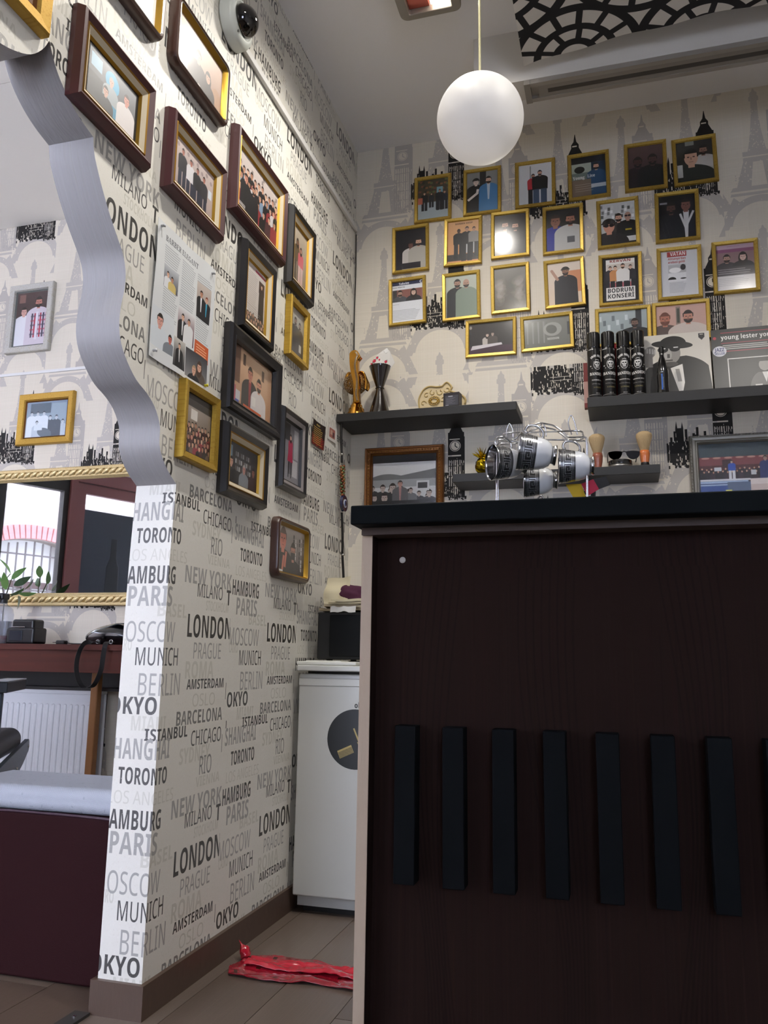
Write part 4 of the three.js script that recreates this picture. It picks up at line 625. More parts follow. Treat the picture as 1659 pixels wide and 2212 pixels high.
const metreUV = (g) => { const p = g.attributes.position, n = g.attributes.normal, u = g.attributes.uv; for (let i = 0; i < p.count; i++) { const a = [Math.abs(n.getX(i)), Math.abs(n.getY(i)), Math.abs(n.getZ(i))]; if (a[2] >= a[0] && a[2] >= a[1]) u.setXY(i, p.getX(i), p.getY(i)); else if (a[0] >= a[1]) u.setXY(i, p.getZ(i), p.getY(i)); else u.setXY(i, p.getX(i), p.getZ(i)); } return g; };
{
  const t = thing('reception_counter', 'large dark wood reception counter with black top and upright black slats', 'counter', [0, 0, 0]);
  const mW = phy('#ffffff', .75, { specularIntensity: .15, map: woodTex, bumpMap: rough(grain, 2, .3), bumpScale: .0003 }), mTop = phy('#15191b', .6, { specularIntensity: .12 }), mEdge = std('#c9b7a2', .55, { bumpMap: rough(grain, .2, 2), bumpScale: .0003 }), mSlat = phy('#14171a', .6, { specularIntensity: .12 });
  const X1 = .95;
  part('worktop', rb(X1 + .425, .032, .66, .003, (X1 - .425) / 2, 1.083, -1.582), mTop, t);
  part('under_trim', bx(-.417, X1 - .01, 1.055, 1.067, -1.9, -1.29), std('#4d403a', .6), t);
  part('side_panel', metreUV(bx(-.419, -.401, 0, 1.055, -1.88, -1.303)), mW, t);
  part('edge_strip', bx(-.419, -.401, 0, 1.055, -1.303, -1.3005), mEdge, t, 'pale beige edge strip of the side panel');
  part('side_panel', metreUV(bx(X1 - .03, X1 - .012, 0, 1.055, -1.88, -1.303)), mW, t);
  part('front_panel', metreUV(bx(-.401, X1 - .03, .0, 1.055, -1.353, -1.335)), mW, t);
  part('back_panel', metreUV(bx(-.401, X1 - .03, .3, .32, -1.86, -1.36)), mW, t);
  const sg = rb(.034, .24, .033, .0015);
  for (let i = 0; i < 16; i++) { const s = part('slat', sg, mSlat, t); s.position.set(-.341 + i * .0783, .625, -1.3185); s.rotation.z = [0, .004, -.003, .002, 0, -.004][i % 6]; }
  part('screw_cap', lathe([[0, .0025], [.004, .002], [.0055, 0]], 16).rotateX(Math.PI / 2).translate(-.357, 1.017, -1.335), std('#c9c5be', .4), t, 'pale screw cap');
}
// ---------------------------------------------------------------- cup rack and cups
const mChrome = std('#c8c8ca', .16, { metalness: 1 });
{
  const t = thing('cup_rack', 'chrome wire cup rack with an arched handle standing on the black counter', 'rack', [0, 0, 0]);
  const hoop = (z, s) => wire([[-.268 + s, 1.103, z - .07], [-.250 + s, 1.103, z], [-.244 + s, 1.317, z], [-.207 + s * .4, 1.315, z], ...[[-.194, 1.329], [-.176, 1.342], [-.152, 1.349], [-.124, 1.341], [-.108, 1.328]].map(([x, y]) => [x + s * .3, y, z]), [-.095, 1.313, z], [-.058 - s * .4, 1.312, z], [-.063 - s * .4, 1.103, z], [-.045 - s * .4, 1.103, z - .07]], .0019);
  part('hoop', hoop(-1.690, 0), mChrome, t); part('hoop', hoop(-1.722, -.001), mChrome, t);
  part('crossbar', tube([[-.227, 1.326, -1.675], [-.23, 1.326, -1.70], [-.227, 1.326, -1.738], [-.15, 1.324, -1.738], [-.07, 1.321, -1.738], [-.066, 1.321, -1.70], [-.07, 1.321, -1.675], [-.15, 1.324, -1.675]], .0018, 120, 8, true), mChrome, t);
  const hook = (x, top, lean) => tube([[x - .005, 1.322, -1.70], [x - .006 - lean, top - .014, -1.70], [x - lean, top, -1.70], [x + .006 - lean, top - .012, -1.702], [x + .007, 1.322, -1.704]], .0015, 50, 7);
  part('hook_loop', hook(-.219, 1.354, 0), mChrome, t); part('hook_loop', hook(-.149, 1.351, 0), mChrome, t); part('hook_loop', hook(-.084, 1.364, .005), mChrome, t);
  part('base_ring', tube([[-.168, 1.104, -1.72], [-.168, 1.18, -1.72], [-.157, 1.197, -1.72], [-.147, 1.18, -1.72], [-.147, 1.104, -1.72]], .0016, 50, 7), mChrome, t);
  part('base_wire', wire([[-.268, 1.103, -1.76], [-.268, 1.103, -1.80], [-.045, 1.103, -1.80], [-.045, 1.103, -1.76]], .0019), mChrome, t);

  const keyTex = tex(1024, 128, (x, w, h) => {
    x.fillStyle = '#5d5e60'; x.fillRect(0, 0, w, h); x.fillStyle = '#77787a'; x.fillRect(0, 0, w, 18); x.fillRect(0, 110, w, 18);
    x.strokeStyle = '#d6d7d8'; x.lineWidth = 5; x.beginPath(); x.moveTo(0, 22); x.lineTo(w, 22); x.moveTo(0, 106); x.lineTo(w, 106); x.stroke();
    for (let i = 0; i < 8; i++) { const a = i * 128; x.lineWidth = 7; x.beginPath(); x.moveTo(a, 94); x.lineTo(a + 14, 94); x.lineTo(a + 14, 36); x.lineTo(a + 96, 36); x.lineTo(a + 96, 80); x.lineTo(a + 46, 80); x.lineTo(a + 46, 58); x.lineTo(a + 72, 58); x.moveTo(a + 14, 94); x.lineTo(a + 118, 94); x.lineTo(a + 118, 30); x.stroke(); }
  }, true);
  const mBand = std('#ffffff', .25, { map: keyTex, metalness: .75 }), mPorc = phy('#f3f5f7', .12, { clearcoat: 1, clearcoatRoughness: .05 }), mSil = std('#bdbdbf', .14, { metalness: 1 });
  // cup lying along its own y axis: foot at 0, mouth at 0.078
  const band = lathe([[.0345, .042], [.0375, .058], [.0392, .074]], 48), body = lathe([[.018, .010], [.024, .013], [.030, .022], [.0335, .034], [.0345, .042]], 48),
    foot = lathe([[0, 0], [.021, 0], [.0215, .003], [.019, .006], [.018, .010], [0, .010]], 40), rim = lathe([[.0392, .074], [.0402, .078], [.039, .0785], [.0372, .074], [.033, .044], [.028, .024], [.018, .014], [0, .013]], 48);
  const handle = tube([[.034, .060, 0], [.044, .068, 0], [.056, .064, 0], [.058, .048, 0], [.047, .032, 0], [.033, .030, 0]], .0028, 40, 8), orn = merge([new THREE.SphereGeometry(.0045, 10, 8).translate(.041, .066, 0), new THREE.SphereGeometry(.0035, 10, 8).translate(.036, .031, 0)]);
  const cup0 = thing('coffee_cup', 'x', 'cup', [0, 0, 0], 0, 'cups with silver key-pattern bands on the rack');
  part('body', body, mPorc, cup0); part('band', band, mBand, cup0, 'silver band with a key pattern'); part('rim', rim, mSil, cup0); part('foot', foot, mSil, cup0); part('handle', merge([handle, orn]), mSil, cup0);
  [['leftmost white and silver cup hanging on the chrome rack', [-.188, 1.263, -1.70], 1.60, .55, .96], ['highest white and silver cup hanging in the middle of the chrome rack', [-.119, 1.268, -1.66], 1.44, .18, 1.0], ['rightmost white and silver cup hanging on the chrome rack', [-.045, 1.252, -1.70], 1.56, .1, .92], ['lowest white and silver cup, half hidden behind the middle one', [-.124, 1.236, -1.752], 1.57, .12, .92]].forEach(([label, p, tilt, yaw, s], i) => {
    let c = cup0; if (i) { c = cup0.clone(); c.name = numbered('coffee_cup'); scene.add(c); }
    c.userData = { ...cup0.userData, label }; c.position.set(...p); c.scale.setScalar(s);
    c.quaternion.setFromEuler(new THREE.Euler(0, yaw, 0)).multiply(new THREE.Quaternion().setFromEuler(new THREE.Euler(0, 0, tilt)));
  });
  const f = thing('paper_flag', 'small yellow, red and black paper flag behind the cup rack', 'flag', [-.07, 1.1, -1.725]);
  part('stick', cyl(.002, .002, .13, .018, .066, -.004, 8).rotateZ(-.06), std('#1c1a18', .5), f);
  for (const [c, a] of [['#d8b418', [[-.035, .12], [-.003, .12], [.006, .091], [-.02, .091]]], ['#b81840', [[-.003, .12], [.022, .129], [.033, .107], [.009, .093]]], ['#17161a', [[.022, .129], [.048, .134], [.056, .115], [.033, .107]]]]) part('stripe', new THREE.ExtrudeGeometry(new THREE.Shape(a.map((p) => new THREE.Vector2(...p))), { depth: .0012, bevelEnabled: false }), std(c, .6), f);
}
// ---------------------------------------------------------------- wall shelves and what stands on them
const mShelf = std('#1b1a19', .5, { bumpMap: rough(grain, 3, .4), bumpScale: .0002 });
const shelf = (x0, x1, y0, y1, z0, label) => { const t = thing('wall_shelf', label, 'shelf', [0, 0, 0]); part('board', rb(x1 - x0, y1 - y0, ZB + .0 - z0 < 0 ? z0 - ZB - .002 : .2, .002, (x0 + x1) / 2, (y0 + y1) / 2, (z0 + ZB + .002) / 2), mShelf, t); return t; };
shelf(-1.127, -.372, 1.829, 1.864, -3.11, 'black floating shelf in the corner carrying a gold bird and a dark vase');
shelf(-.100, 1.05, 1.820, 1.861, -3.12, 'black floating shelf at the right carrying spray cans and record sleeves');
shelf(-.636, .157, 1.553, 1.587, -3.14, 'low black shelf behind the cup rack, with shaving brushes');
const YL = 1.8645, YR = 1.8615, YM = 1.5875;
{ // gold bird
  const t = thing('bird_figurine', 'shiny gold bird figurine with studded edges on the corner shelf', 'figurine', [-1.066, YL, -3.19]);
  const mG = std('#c58f3c', .16, { metalness: 1 }), mS = std('#8d6a3a', .22, { metalness: 1, bumpMap: rough(grain, 1, 1), bumpScale: .003 });
  part('base', lathe([[0, 0], [.045, 0], [.047, .006], [.04, .012], [.042, .018], [.034, .028], [.034, .04], [.026, .046], [.026, .056], [.02, .062], [.016, .075], [.018, .1], [0, .11]], 48), mG, t);
  part('body', new THREE.SphereGeometry(.052, 40, 28).scale(1.0, .95, .8).translate(-.006, .155, 0), mS, t, 'rough studded gold body');
  part('tail', new THREE.SphereGeometry(.04, 30, 20).scale(.55, 1.1, .8).translate(-.036, .17, -.006), mG, t);
  for (let k = 0; k < 4; k++) part('feather', tube([[.016 + k * .002, .20 - k * .004, .02 - k * .012], [.034 + k * .002, .195 - k * .008, .022 - k * .014], [.045 + k * .001, .165 - k * .008, .018 - k * .012], [.042, .125, .01 - k * .008]], .0055, 24, 8), mG, t);
  const bl = new THREE.Shape(); bl.moveTo(.01, .055); bl.bezierCurveTo(.006, .1, .006, .13, .0, .16); bl.bezierCurveTo(-.012, .2, -.016, .24, -.015, .272); bl.bezierCurveTo(-.008, .286, .012, .288, .018, .276); bl.lineTo(.03, .254); bl.lineTo(.018, .24); bl.bezierCurveTo(.016, .2, .024, .17, .026, .15); bl.bezierCurveTo(.026, .11, .022, .09, .03, .055); bl.closePath();
  part('neck', new THREE.ExtrudeGeometry(bl, { depth: .022, bevelEnabled: true, bevelSize: .003, bevelThickness: .004, bevelSegments: 3, curveSegments: 16 }).translate(0, 0, .034), mG, t);
  const st = [], sp = new THREE.SphereGeometry(.0023, 8, 6), cv = new THREE.CatmullRomCurve3([[.026, .06], [.02, .09], [.022, .12], [.022, .15], [.015, .19], [.012, .22], [.016, .245], [.022, .262], [.014, .276]].map(([a, b]) => V(a, b, .062)));
  for (let i = 0; i <= 64; i++) { const p = cv.getPoint(i / 64); st.push(sp.clone().translate(p.x, p.y, p.z), sp.clone().translate(p.x - .005, p.y, p.z)); }
  for (let i = 0; i < 160; i++) { const a = rr(-1.2, 1.4), b = rr(-.9, .5); st.push(sp.clone().translate(-.006 + Math.sin(a) * Math.cos(b) * .053, .155 + Math.sin(b) * .05, Math.cos(a) * Math.cos(b) * .0425)); }
  const s = part('studs', merge(st), std('#b9a68a', .12, { metalness: 1 }), t); s.userData.kind = 'stuff';
}
{ // hourglass vase with a rose-printed cloth
  const t = thing('hourglass_vase', 'dark smoky hourglass vase beside the gold bird', 'vase', [-.967, YL, -3.205]);
  part('body', lathe([[0, .002], [.046, .002], [.048, .01], [.036, .055], [.02, .11], [.0165, .128], [.0165, .134], [.02, .145], [.032, .18], [.044, .218], [.048, .228], [.0455, .228], [.041, .215], [.028, .175], [.014, .14], [0, .138]], 48), phy('#1f1815', .18, { clearcoat: .7, clearcoatRoughness: .1 }), t);
  part('ring', new THREE.TorusGeometry(.0172, .0022, 10, 32).rotateX(Math.PI / 2).translate(0, .131, 0), std('#120e0c', .3), t);
  const c = thing('rose_napkin', 'white napkin with red roses tucked into the dark vase', 'napkin', [-.967, YL + .215, -3.21]);
  const rt = tex(280, 340, (x, w, h) => { x.fillStyle = '#dad7d2'; x.fillRect(0, 0, w, h); const rose = (a, b, r) => { x.fillStyle = '#4a5a44'; x.fillRect(a - r * .2, b + r * .5, r * .3, r * 1.4); x.fillRect(a + r * .5, b - r * 1.2, r * .5, r * .5); x.fillStyle = '#b01f38'; x.beginPath(); x.arc(a, b, r, 0, 7); x.fill(); x.fillStyle = '#d3455a'; x.beginPath(); x.arc(a - r * .2, b - r * .2, r * .5, 0, 7); x.fill(); }; rose(34, 158, 21); rose(62, 120, 16); rose(88, 92, 11); rose(62, 156, 12); rose(108, 112, 8); rose(140, 160, 12); rose(168, 136, 13); rose(196, 180, 9); rose(120, 220, 18); });
  const ns = new THREE.Shape(); [[-.02, -.055], [-.044, .02], [-.044, .035], [-.014, .075], [.024, .099], [.042, .082], [.067, .026], [.043, .0], [.02, -.055]].forEach(([a, b], i) => (i ? ns.lineTo(a, b) : ns.moveTo(a, b)));
  const ng = new THREE.ExtrudeGeometry(ns, { depth: .0012, bevelEnabled: false, steps: 1 }); for (let i = 0; i < ng.attributes.position.count; i++) ng.attributes.uv.setXY(i, (ng.attributes.position.getX(i) + .06) / .14, (ng.attributes.position.getY(i) + .065) / .17);
  part('cloth', bend(ng, (x, y, z) => [x, y, z + 2.5 * x * x - .004]), std('#ffffff', .85, { map: rt }), c);
  part('tag', box(.019, .017, .0012).rotateZ(.6).translate(.026, .086, .001), std('#e3e2df', .6), c, 'small white paper tag');
}
{ // carved plaque
  const t = thing('carved_plaque', 'cream carved plaque with a gold rosette leaning on the corner shelf', 'plaque', [0, 0, -3.27]);
  const o = [[-.793, 1.866], [-.799, 1.913], [-.802, 1.938], [-.801, 1.957], [-.793, 1.977], [-.78, 1.996], [-.757, 2.007], [-.723, 2.003], [-.701, 2.004], [-.68, 2.02], [-.665, 2.009], [-.658, 1.996], [-.665, 1.98], [-.635, 1.968], [-.609, 1.953], [-.599, 1.938], [-.601, 1.92], [-.612, 1.866]].map(([x, y]) => [x * 1.006, y]);
  const path = new THREE.CatmullRomCurve3([...o.slice(1, 9).map((p) => V(...p, 0))], false).getPoints(40).map((p) => [p.x, p.y]);
  const pts = [o[0], ...path, ...o.slice(9, 12), ...new THREE.CatmullRomCurve3(o.slice(12, 17).map((p) => V(...p, 0))).getPoints(20).map((p) => [p.x, p.y]), o[17]];
  const mP = std('#cdb98e', .55), mP2 = std('#b59c62', .5);
  part('board', new THREE.ExtrudeGeometry(new THREE.Shape(pts.map((p) => new THREE.Vector2(...p))), { depth: .012, bevelEnabled: true, bevelSize: .002, bevelThickness: .003, bevelSegments: 2 }), mP, t);
  part('raised_rim', tube(pts.slice(1, -1).map(([x, y]) => [x * .99 - .007, y - .004, .017]), .0035, 160, 8), mP2, t);
  for (const [a, b, r, s] of [[-.772, 1.965, .012, 1], [-.745, 1.975, .013, 2], [-.712, 1.975, .014, 3], [-.785, 1.93, .013, 0], [-.682, 1.985, .014, 3.4], [-.70, 1.945, .012, 4], [-.77, 1.9, .013, 5.4], [-.63, 1.945, .011, 2.2]]) { const q = []; for (let i = 0; i <= 14; i++) { const f = i / 14, g = s + f * 5; q.push([a + Math.cos(g) * r * (1 - .65 * f), b + Math.sin(g) * r * (1 - .65 * f), .016]); } part('scroll', tube(q, .0022, 40, 6), mP2, t); }
  const pet = []; for (let i = 0; i < 12; i++) { const g = i / 12 * Math.PI * 2; pet.push(new THREE.TorusGeometry(.0052, .0014, 6, 14).translate(-.738 + Math.cos(g) * .0195, 1.938 + Math.sin(g) * .015, .018)); } pet.push(new THREE.TorusGeometry(.013, .0016, 6, 28).scale(1.05, .8, 1).translate(-.738, 1.938, .018));
  part('rosette', merge(pet), std('#a8842f', .3, { metalness: .8 }), t, 'pierced gold rosette');
  for (const [a, b] of [[-.729, 1.982], [-.711, 1.984]]) part('red_stone', new THREE.SphereGeometry(.0018, 10, 8).translate(a, b, .0165), phy('#6b1512', .1, { clearcoat: 1 }), t);
  const b = thing('small_box', 'small dark box with a grey label before the cream plaque', 'box', [-.645, YL, -3.19], -.12);
  part('carton', bx(-.034, .034, 0, .076, -.02, .02), std('#221c20', .5), b);
  part('label_print', box(.056, .044, .0006, .002, .042, .0204), std('#ffffff', .5, { map: tex(256, 200, (x, w, h) => { x.fillStyle = '#3f3e44'; x.fillRect(0, 0, w, h); word(x, 'TONDEO', 60, 30, 20, 90, '#cfcdd2'); x.fillStyle = '#6a6870'; for (let i = 0; i < 7; i++) x.fillRect(20, 50 + i * 18, 180 - (i % 3) * 30, 6); x.fillStyle = '#9a98a0'; x.fillRect(10, 182, 60, 12); }) }), b);
}
{ // spray cans
  const lab = tex(512, 640, (x, w, h) => {
    x.fillStyle = '#131214'; x.fillRect(0, 0, w, h);
    for (const cx of [128, 384]) {
      x.fillStyle = '#e6e4e0'; x.fillRect(cx - 110, 20, 66, 6); x.fillRect(cx + 44, 20, 66, 6);
      x.save(); x.translate(cx, 90); 'HAIR SPRAY'.split('').forEach((c, i) => { x.save(); const a = (i - 4.5) * .15; x.translate(Math.sin(a) * 120, 120 - Math.cos(a) * 120); x.rotate(a); x.font = 'bold 36px serif'; x.textAlign = 'center'; x.fillText(c, 0, 24); x.restore(); }); x.restore(); x.textAlign = 'left';
      x.strokeStyle = '#cfcdca'; x.lineWidth = 6; x.beginPath(); x.ellipse(cx, 210, 44, 60, 0, 0, 7); x.stroke(); x.fillStyle = '#cfcdca'; x.beginPath(); x.ellipse(cx, 196, 34, 34, 0, 0, 7); x.fill(); x.fillRect(cx - 20, 215, 40, 34); x.fillStyle = '#131214'; x.beginPath(); x.ellipse(cx - 14, 200, 11, 9, 0, 0, 7); x.ellipse(cx + 14, 200, 11, 9, 0, 0, 7); x.fill(); x.fillRect(cx - 18, 232, 36, 3); for (let i = 0; i < 5; i++) x.fillRect(cx - 16 + i * 8, 226, 2, 16); x.beginPath(); x.moveTo(cx, 208); x.lineTo(cx - 5, 220); x.lineTo(cx + 5, 220); x.fill(); x.fillRect(cx - 36, 160, 72, 12);
      const star = (a, b, r) => { x.fillStyle = '#cfcdca'; x.beginPath(); for (let i = 0; i < 10; i++) { const g = i * Math.PI / 5 - Math.PI / 2, q = i % 2 ? r * .42 : r; x.lineTo(a + Math.cos(g) * q, b + Math.sin(g) * q); } x.fill(); };
      star(cx - 82, 230, 13); star(cx + 82, 230, 13); star(cx - 64, 258, 8); star(cx + 64, 258, 8);
      word(x, 'BANDIDO', cx - 98, 342, 34, 196, '#ece9e4', 'bold', 'serif'); word(x, 'MAXIMUM HOLD', cx - 72, 408, 13, 144, '#d8d5d0'); word(x, 'EXTRA STRONG', cx - 72, 452, 9, 144, '#8f8c88'); word(x, '5 STRONG', cx - 52, 500, 16, 104, '#7d7448'); word(x, '400 ml', cx - 26, 566, 10, 52, '#bdbab5'); x.fillStyle = '#bdbab5'; x.fillRect(cx - 120, 578, 240, 3);
    }
  });
  const c0 = thing('spray_can', 'x', 'can', [0, 0, 0], 0, 'black hair spray cans in a row on the right shelf');
  const cg = lathe([[.0262, .006], [.0265, .012], [.0265, .212], [.0255, .219], [.0245, .2225]], 48); for (let i = 0; i < cg.attributes.position.count; i++) cg.attributes.uv.setY(i, (cg.attributes.position.getY(i) - .006) / .2165);
  part('can_body', cg, std('#ffffff', .28, { map: lab, metalness: .1 }), c0);
  part('base_rim', lathe([[0, .002], [.025, 0], [.0262, .003], [.0262, .006]], 48), std('#b9b7b3', .25, { metalness: 1 }), c0, 'bright metal base rim');
  part('cap', lathe([[.0245, .2225], [.0245, .226], [.0258, .227], [.0256, .285], [.024, .289], [0, .2895]], 48), phy('#0e0d0e', .22, { clearcoat: .5 }), c0);
  [[-.072, -3.20, .5], [-.017, -3.205, .35], [.041, -3.215, .1], [.097, -3.22, -.1]].forEach(([x, z, a], i) => { let c = c0; if (i) { c = c0.clone(); c.name = numbered('spray_can'); scene.add(c); } c.position.set(x, YR, z); c.rotation.y = a + Math.PI * .5 - Math.PI; c.userData = { ...c0.userData, label: ['black hair spray can farthest left in the row on the right shelf', 'second black hair spray can from the left on the right shelf', 'third black hair spray can from the left on the right shelf', 'black hair spray can next to the record sleeve'][i] }; });
  const r = thing('red_carton', 'red and pale pink carton half hidden behind the leftmost spray can', 'carton', [-.066, YR, -3.27]);
  part('carton', bx(-.05, .05, 0, .19, -.015, .015), std('#7a2a26', .5), r); part('label_band', bx(-.0505, -.0, .02, .11, .015, .0156), std('#b98f84', .5), r);
  const r2 = thing('red_carton', 'thin bright red carton showing between the spray cans', 'carton', [.015, YR, -3.275]); part('carton', bx(-.022, .022, 0, .265, -.012, .012), std('#a31c30', .45), r2); part('lid_flap', bx(-.022, .022, .262, .266, -.012, .012), std('#8a1828', .45), r2);
}
{ // record sleeves
  const sleeve = (label, x0, w, h, rot, draw) => { const t = thing('record_sleeve', label, 'record', [x0 + w / 2, YR + .0005, -3.225]); t.rotation.set(-.12, rot, 0, 'YXZ'); part('sleeve', bx(-w / 2, w / 2, 0, h, -.004, 0), std('#26221f', .5), t); part('cover_print', bx(-w / 2, w / 2, 0, h, 0, .0006), phy('#ffffff', .35, { map: tex(640, Math.round(640 * h / w), (x, a, b) => { x.scale(a / 100, a / 100); draw(x, 100 * h / w); }), clearcoat: .25, clearcoatRoughness: .3 }), t); return t; };
  sleeve('record sleeve with a black and white picture of a man in a bowler hat', .118, .25, .284, 0, (x, H) => {
    R_(x, '#cfc9bd', 0, 0, 100, H);
    x.fillStyle = '#1a1918'; x.beginPath(); x.moveTo(0, H); x.lineTo(2, 62); x.quadraticCurveTo(12, 48, 36, 42); x.lineTo(64, 40); x.quadraticCurveTo(86, 46, 96, 60); x.lineTo(101, H); x.fill();
    x.fillStyle = '#8d8983'; x.beginPath(); x.ellipse(40, 34, 16, 19, 0, 0, 7); x.fill(); x.fillStyle = '#a9a59f'; x.beginPath(); x.ellipse(34, 36, 9, 12, 0, 0, 7); x.fill();
    x.fillStyle = '#77736e'; x.beginPath(); x.ellipse(10, 30, 9, 11, .5, 0, 7); x.fill(); x.fillRect(2, 36, 12, 20); x.fillStyle = '#b3afa9'; for (let i = 0; i < 4; i++) x.fillRect(5 + i * 4, 22 + i, 2.6, 9);
    x.fillStyle = '#161514'; x.beginPath(); x.ellipse(45, 17, 20, 13, 0, Math.PI, 0); x.fill(); x.beginPath(); x.ellipse(44, 19, 31, 7, .12, 0, 7); x.fill();
    x.fillStyle = '#0f0f10'; x.beginPath(); x.ellipse(30, 27, 8, 5.5, 0, 0, 7); x.ellipse(48, 26, 8, 5.5, 0, 0, 7); x.fill(); x.fillStyle = '#c9c6c2'; x.fillRect(27, 24, 7, 2); x.fillRect(46, 23, 7, 2);
    x.fillStyle = '#4a4744'; x.fillRect(30, 45, 14, 2.4); x.fillRect(36, 35, 4, 7); x.beginPath(); x.ellipse(40, 53, 12, 4, 0, 0, 7); x.fill();
    x.fillStyle = '#e0dcd4'; x.beginPath(); x.moveTo(40, 60); x.lineTo(58, 54); x.lineTo(60, 86); x.lineTo(54, H); x.closePath(); x.fill(); x.fillStyle = '#9c9892'; x.beginPath(); x.moveTo(47, 62); x.lineTo(53, 62); x.lineTo(56, 84); x.lineTo(50, 84); x.fill();
    x.fillStyle = '#26252a'; x.fillRect(84, 3, 9, 7); x.beginPath(); x.moveTo(84, 10); x.lineTo(93, 10); x.lineTo(88.5, 15); x.fill(); x.fillStyle = '#cfc9bd'; x.beginPath(); x.arc(88.5, 8.5, 2.4, 0, 7); x.stroke(); x.fillRect(86, 4.6, 5, 1);
  });
  sleeve('black record sleeve with white and red print at the right edge', .374, .25, .284, 0, (x, H) => {
    R_(x, '#121113', 0, 0, 100, H); R_(x, '#a3253c', 14, 6, 86, 1.2); R_(x, '#a3253c', 14, 24, 86, 1.2); R_(x, '#a3253c', 14, 38, 86, 1.4); x.fillStyle = '#b02038'; x.beginPath(); x.arc(5, 15, 2.6, 0, 7); x.fill();
    word(x, 'young lester young', 14, 18, 7.5, 82, '#eceae6'); lines(x, '#c9c7c4', 16, 28, 78, 3, 3, 1.3);
    x.fillStyle = '#c9c9d2'; x.beginPath(); x.ellipse(11, 38, 10, 9, 0, 0, 7); x.fill(); word(x, 'JAZZ', 4, 38, 6, 14, '#2a2f6a'); word(x, 'SELLER', 3.4, 44, 4, 15, '#2a2f6a');
    x.strokeStyle = '#d8d6d2'; x.lineWidth = 1.6; x.strokeRect(22, 52, 72, 56); x.fillStyle = '#5f5d5b'; x.beginPath(); x.moveTo(50, 108); x.quadraticCurveTo(52, 84, 64, 78); x.lineTo(82, 78); x.quadraticCurveTo(92, 86, 93, 108); x.fill(); x.fillStyle = '#9a9690'; x.beginPath(); x.ellipse(73, 66, 8, 10, 0, 0, 7); x.fill(); x.fillStyle = '#1a1918'; x.beginPath(); x.ellipse(73, 60, 9, 6, 0, Math.PI, 0); x.fill(); x.fillStyle = '#d8d5d0'; x.beginPath(); x.moveTo(69, 78); x.lineTo(78, 78); x.lineTo(74, 96); x.fill(); x.fillRect(58, 98, 10, 6);
  });
  const b = thing('styling_bottle', 'slim black bottle with a blue label before the bowler hat sleeve', 'bottle', [.183, YR, -3.175]);
  part('bottle', lathe([[0, 0], [.022, 0], [.0235, .004], [.0235, .012], [.021, .04], [.0225, .075], [.022, .1], [.016, .135], [.0085, .16], [.0085, .178]], 40), phy('#0a0a0d', .12, { clearcoat: 1, clearcoatRoughness: .05 }), b);
  part('cap', lathe([[.0092, .172], [.0092, .196], [.008, .199], [0, .1995]], 28), phy('#0d0d0f', .25), b);
  part('label_print', new THREE.CylinderGeometry(.0229, .0229, .078, 24, 1, true, -.35, .55).translate(0, .056, 0), std('#ffffff', .4, { map: tex(64, 128, (x, w, h) => { x.fillStyle = '#101014'; x.fillRect(0, 0, w, h); x.fillStyle = '#2a5fb4'; x.fillRect(10, 18, 26, 104); x.fillStyle = '#b9c6da'; x.fillRect(0, 4, 50, 4); for (let i = 0; i < 9; i++) x.fillRect(44, 40 + i * 8, 5, 5); }) }), b, 'blue label');
}
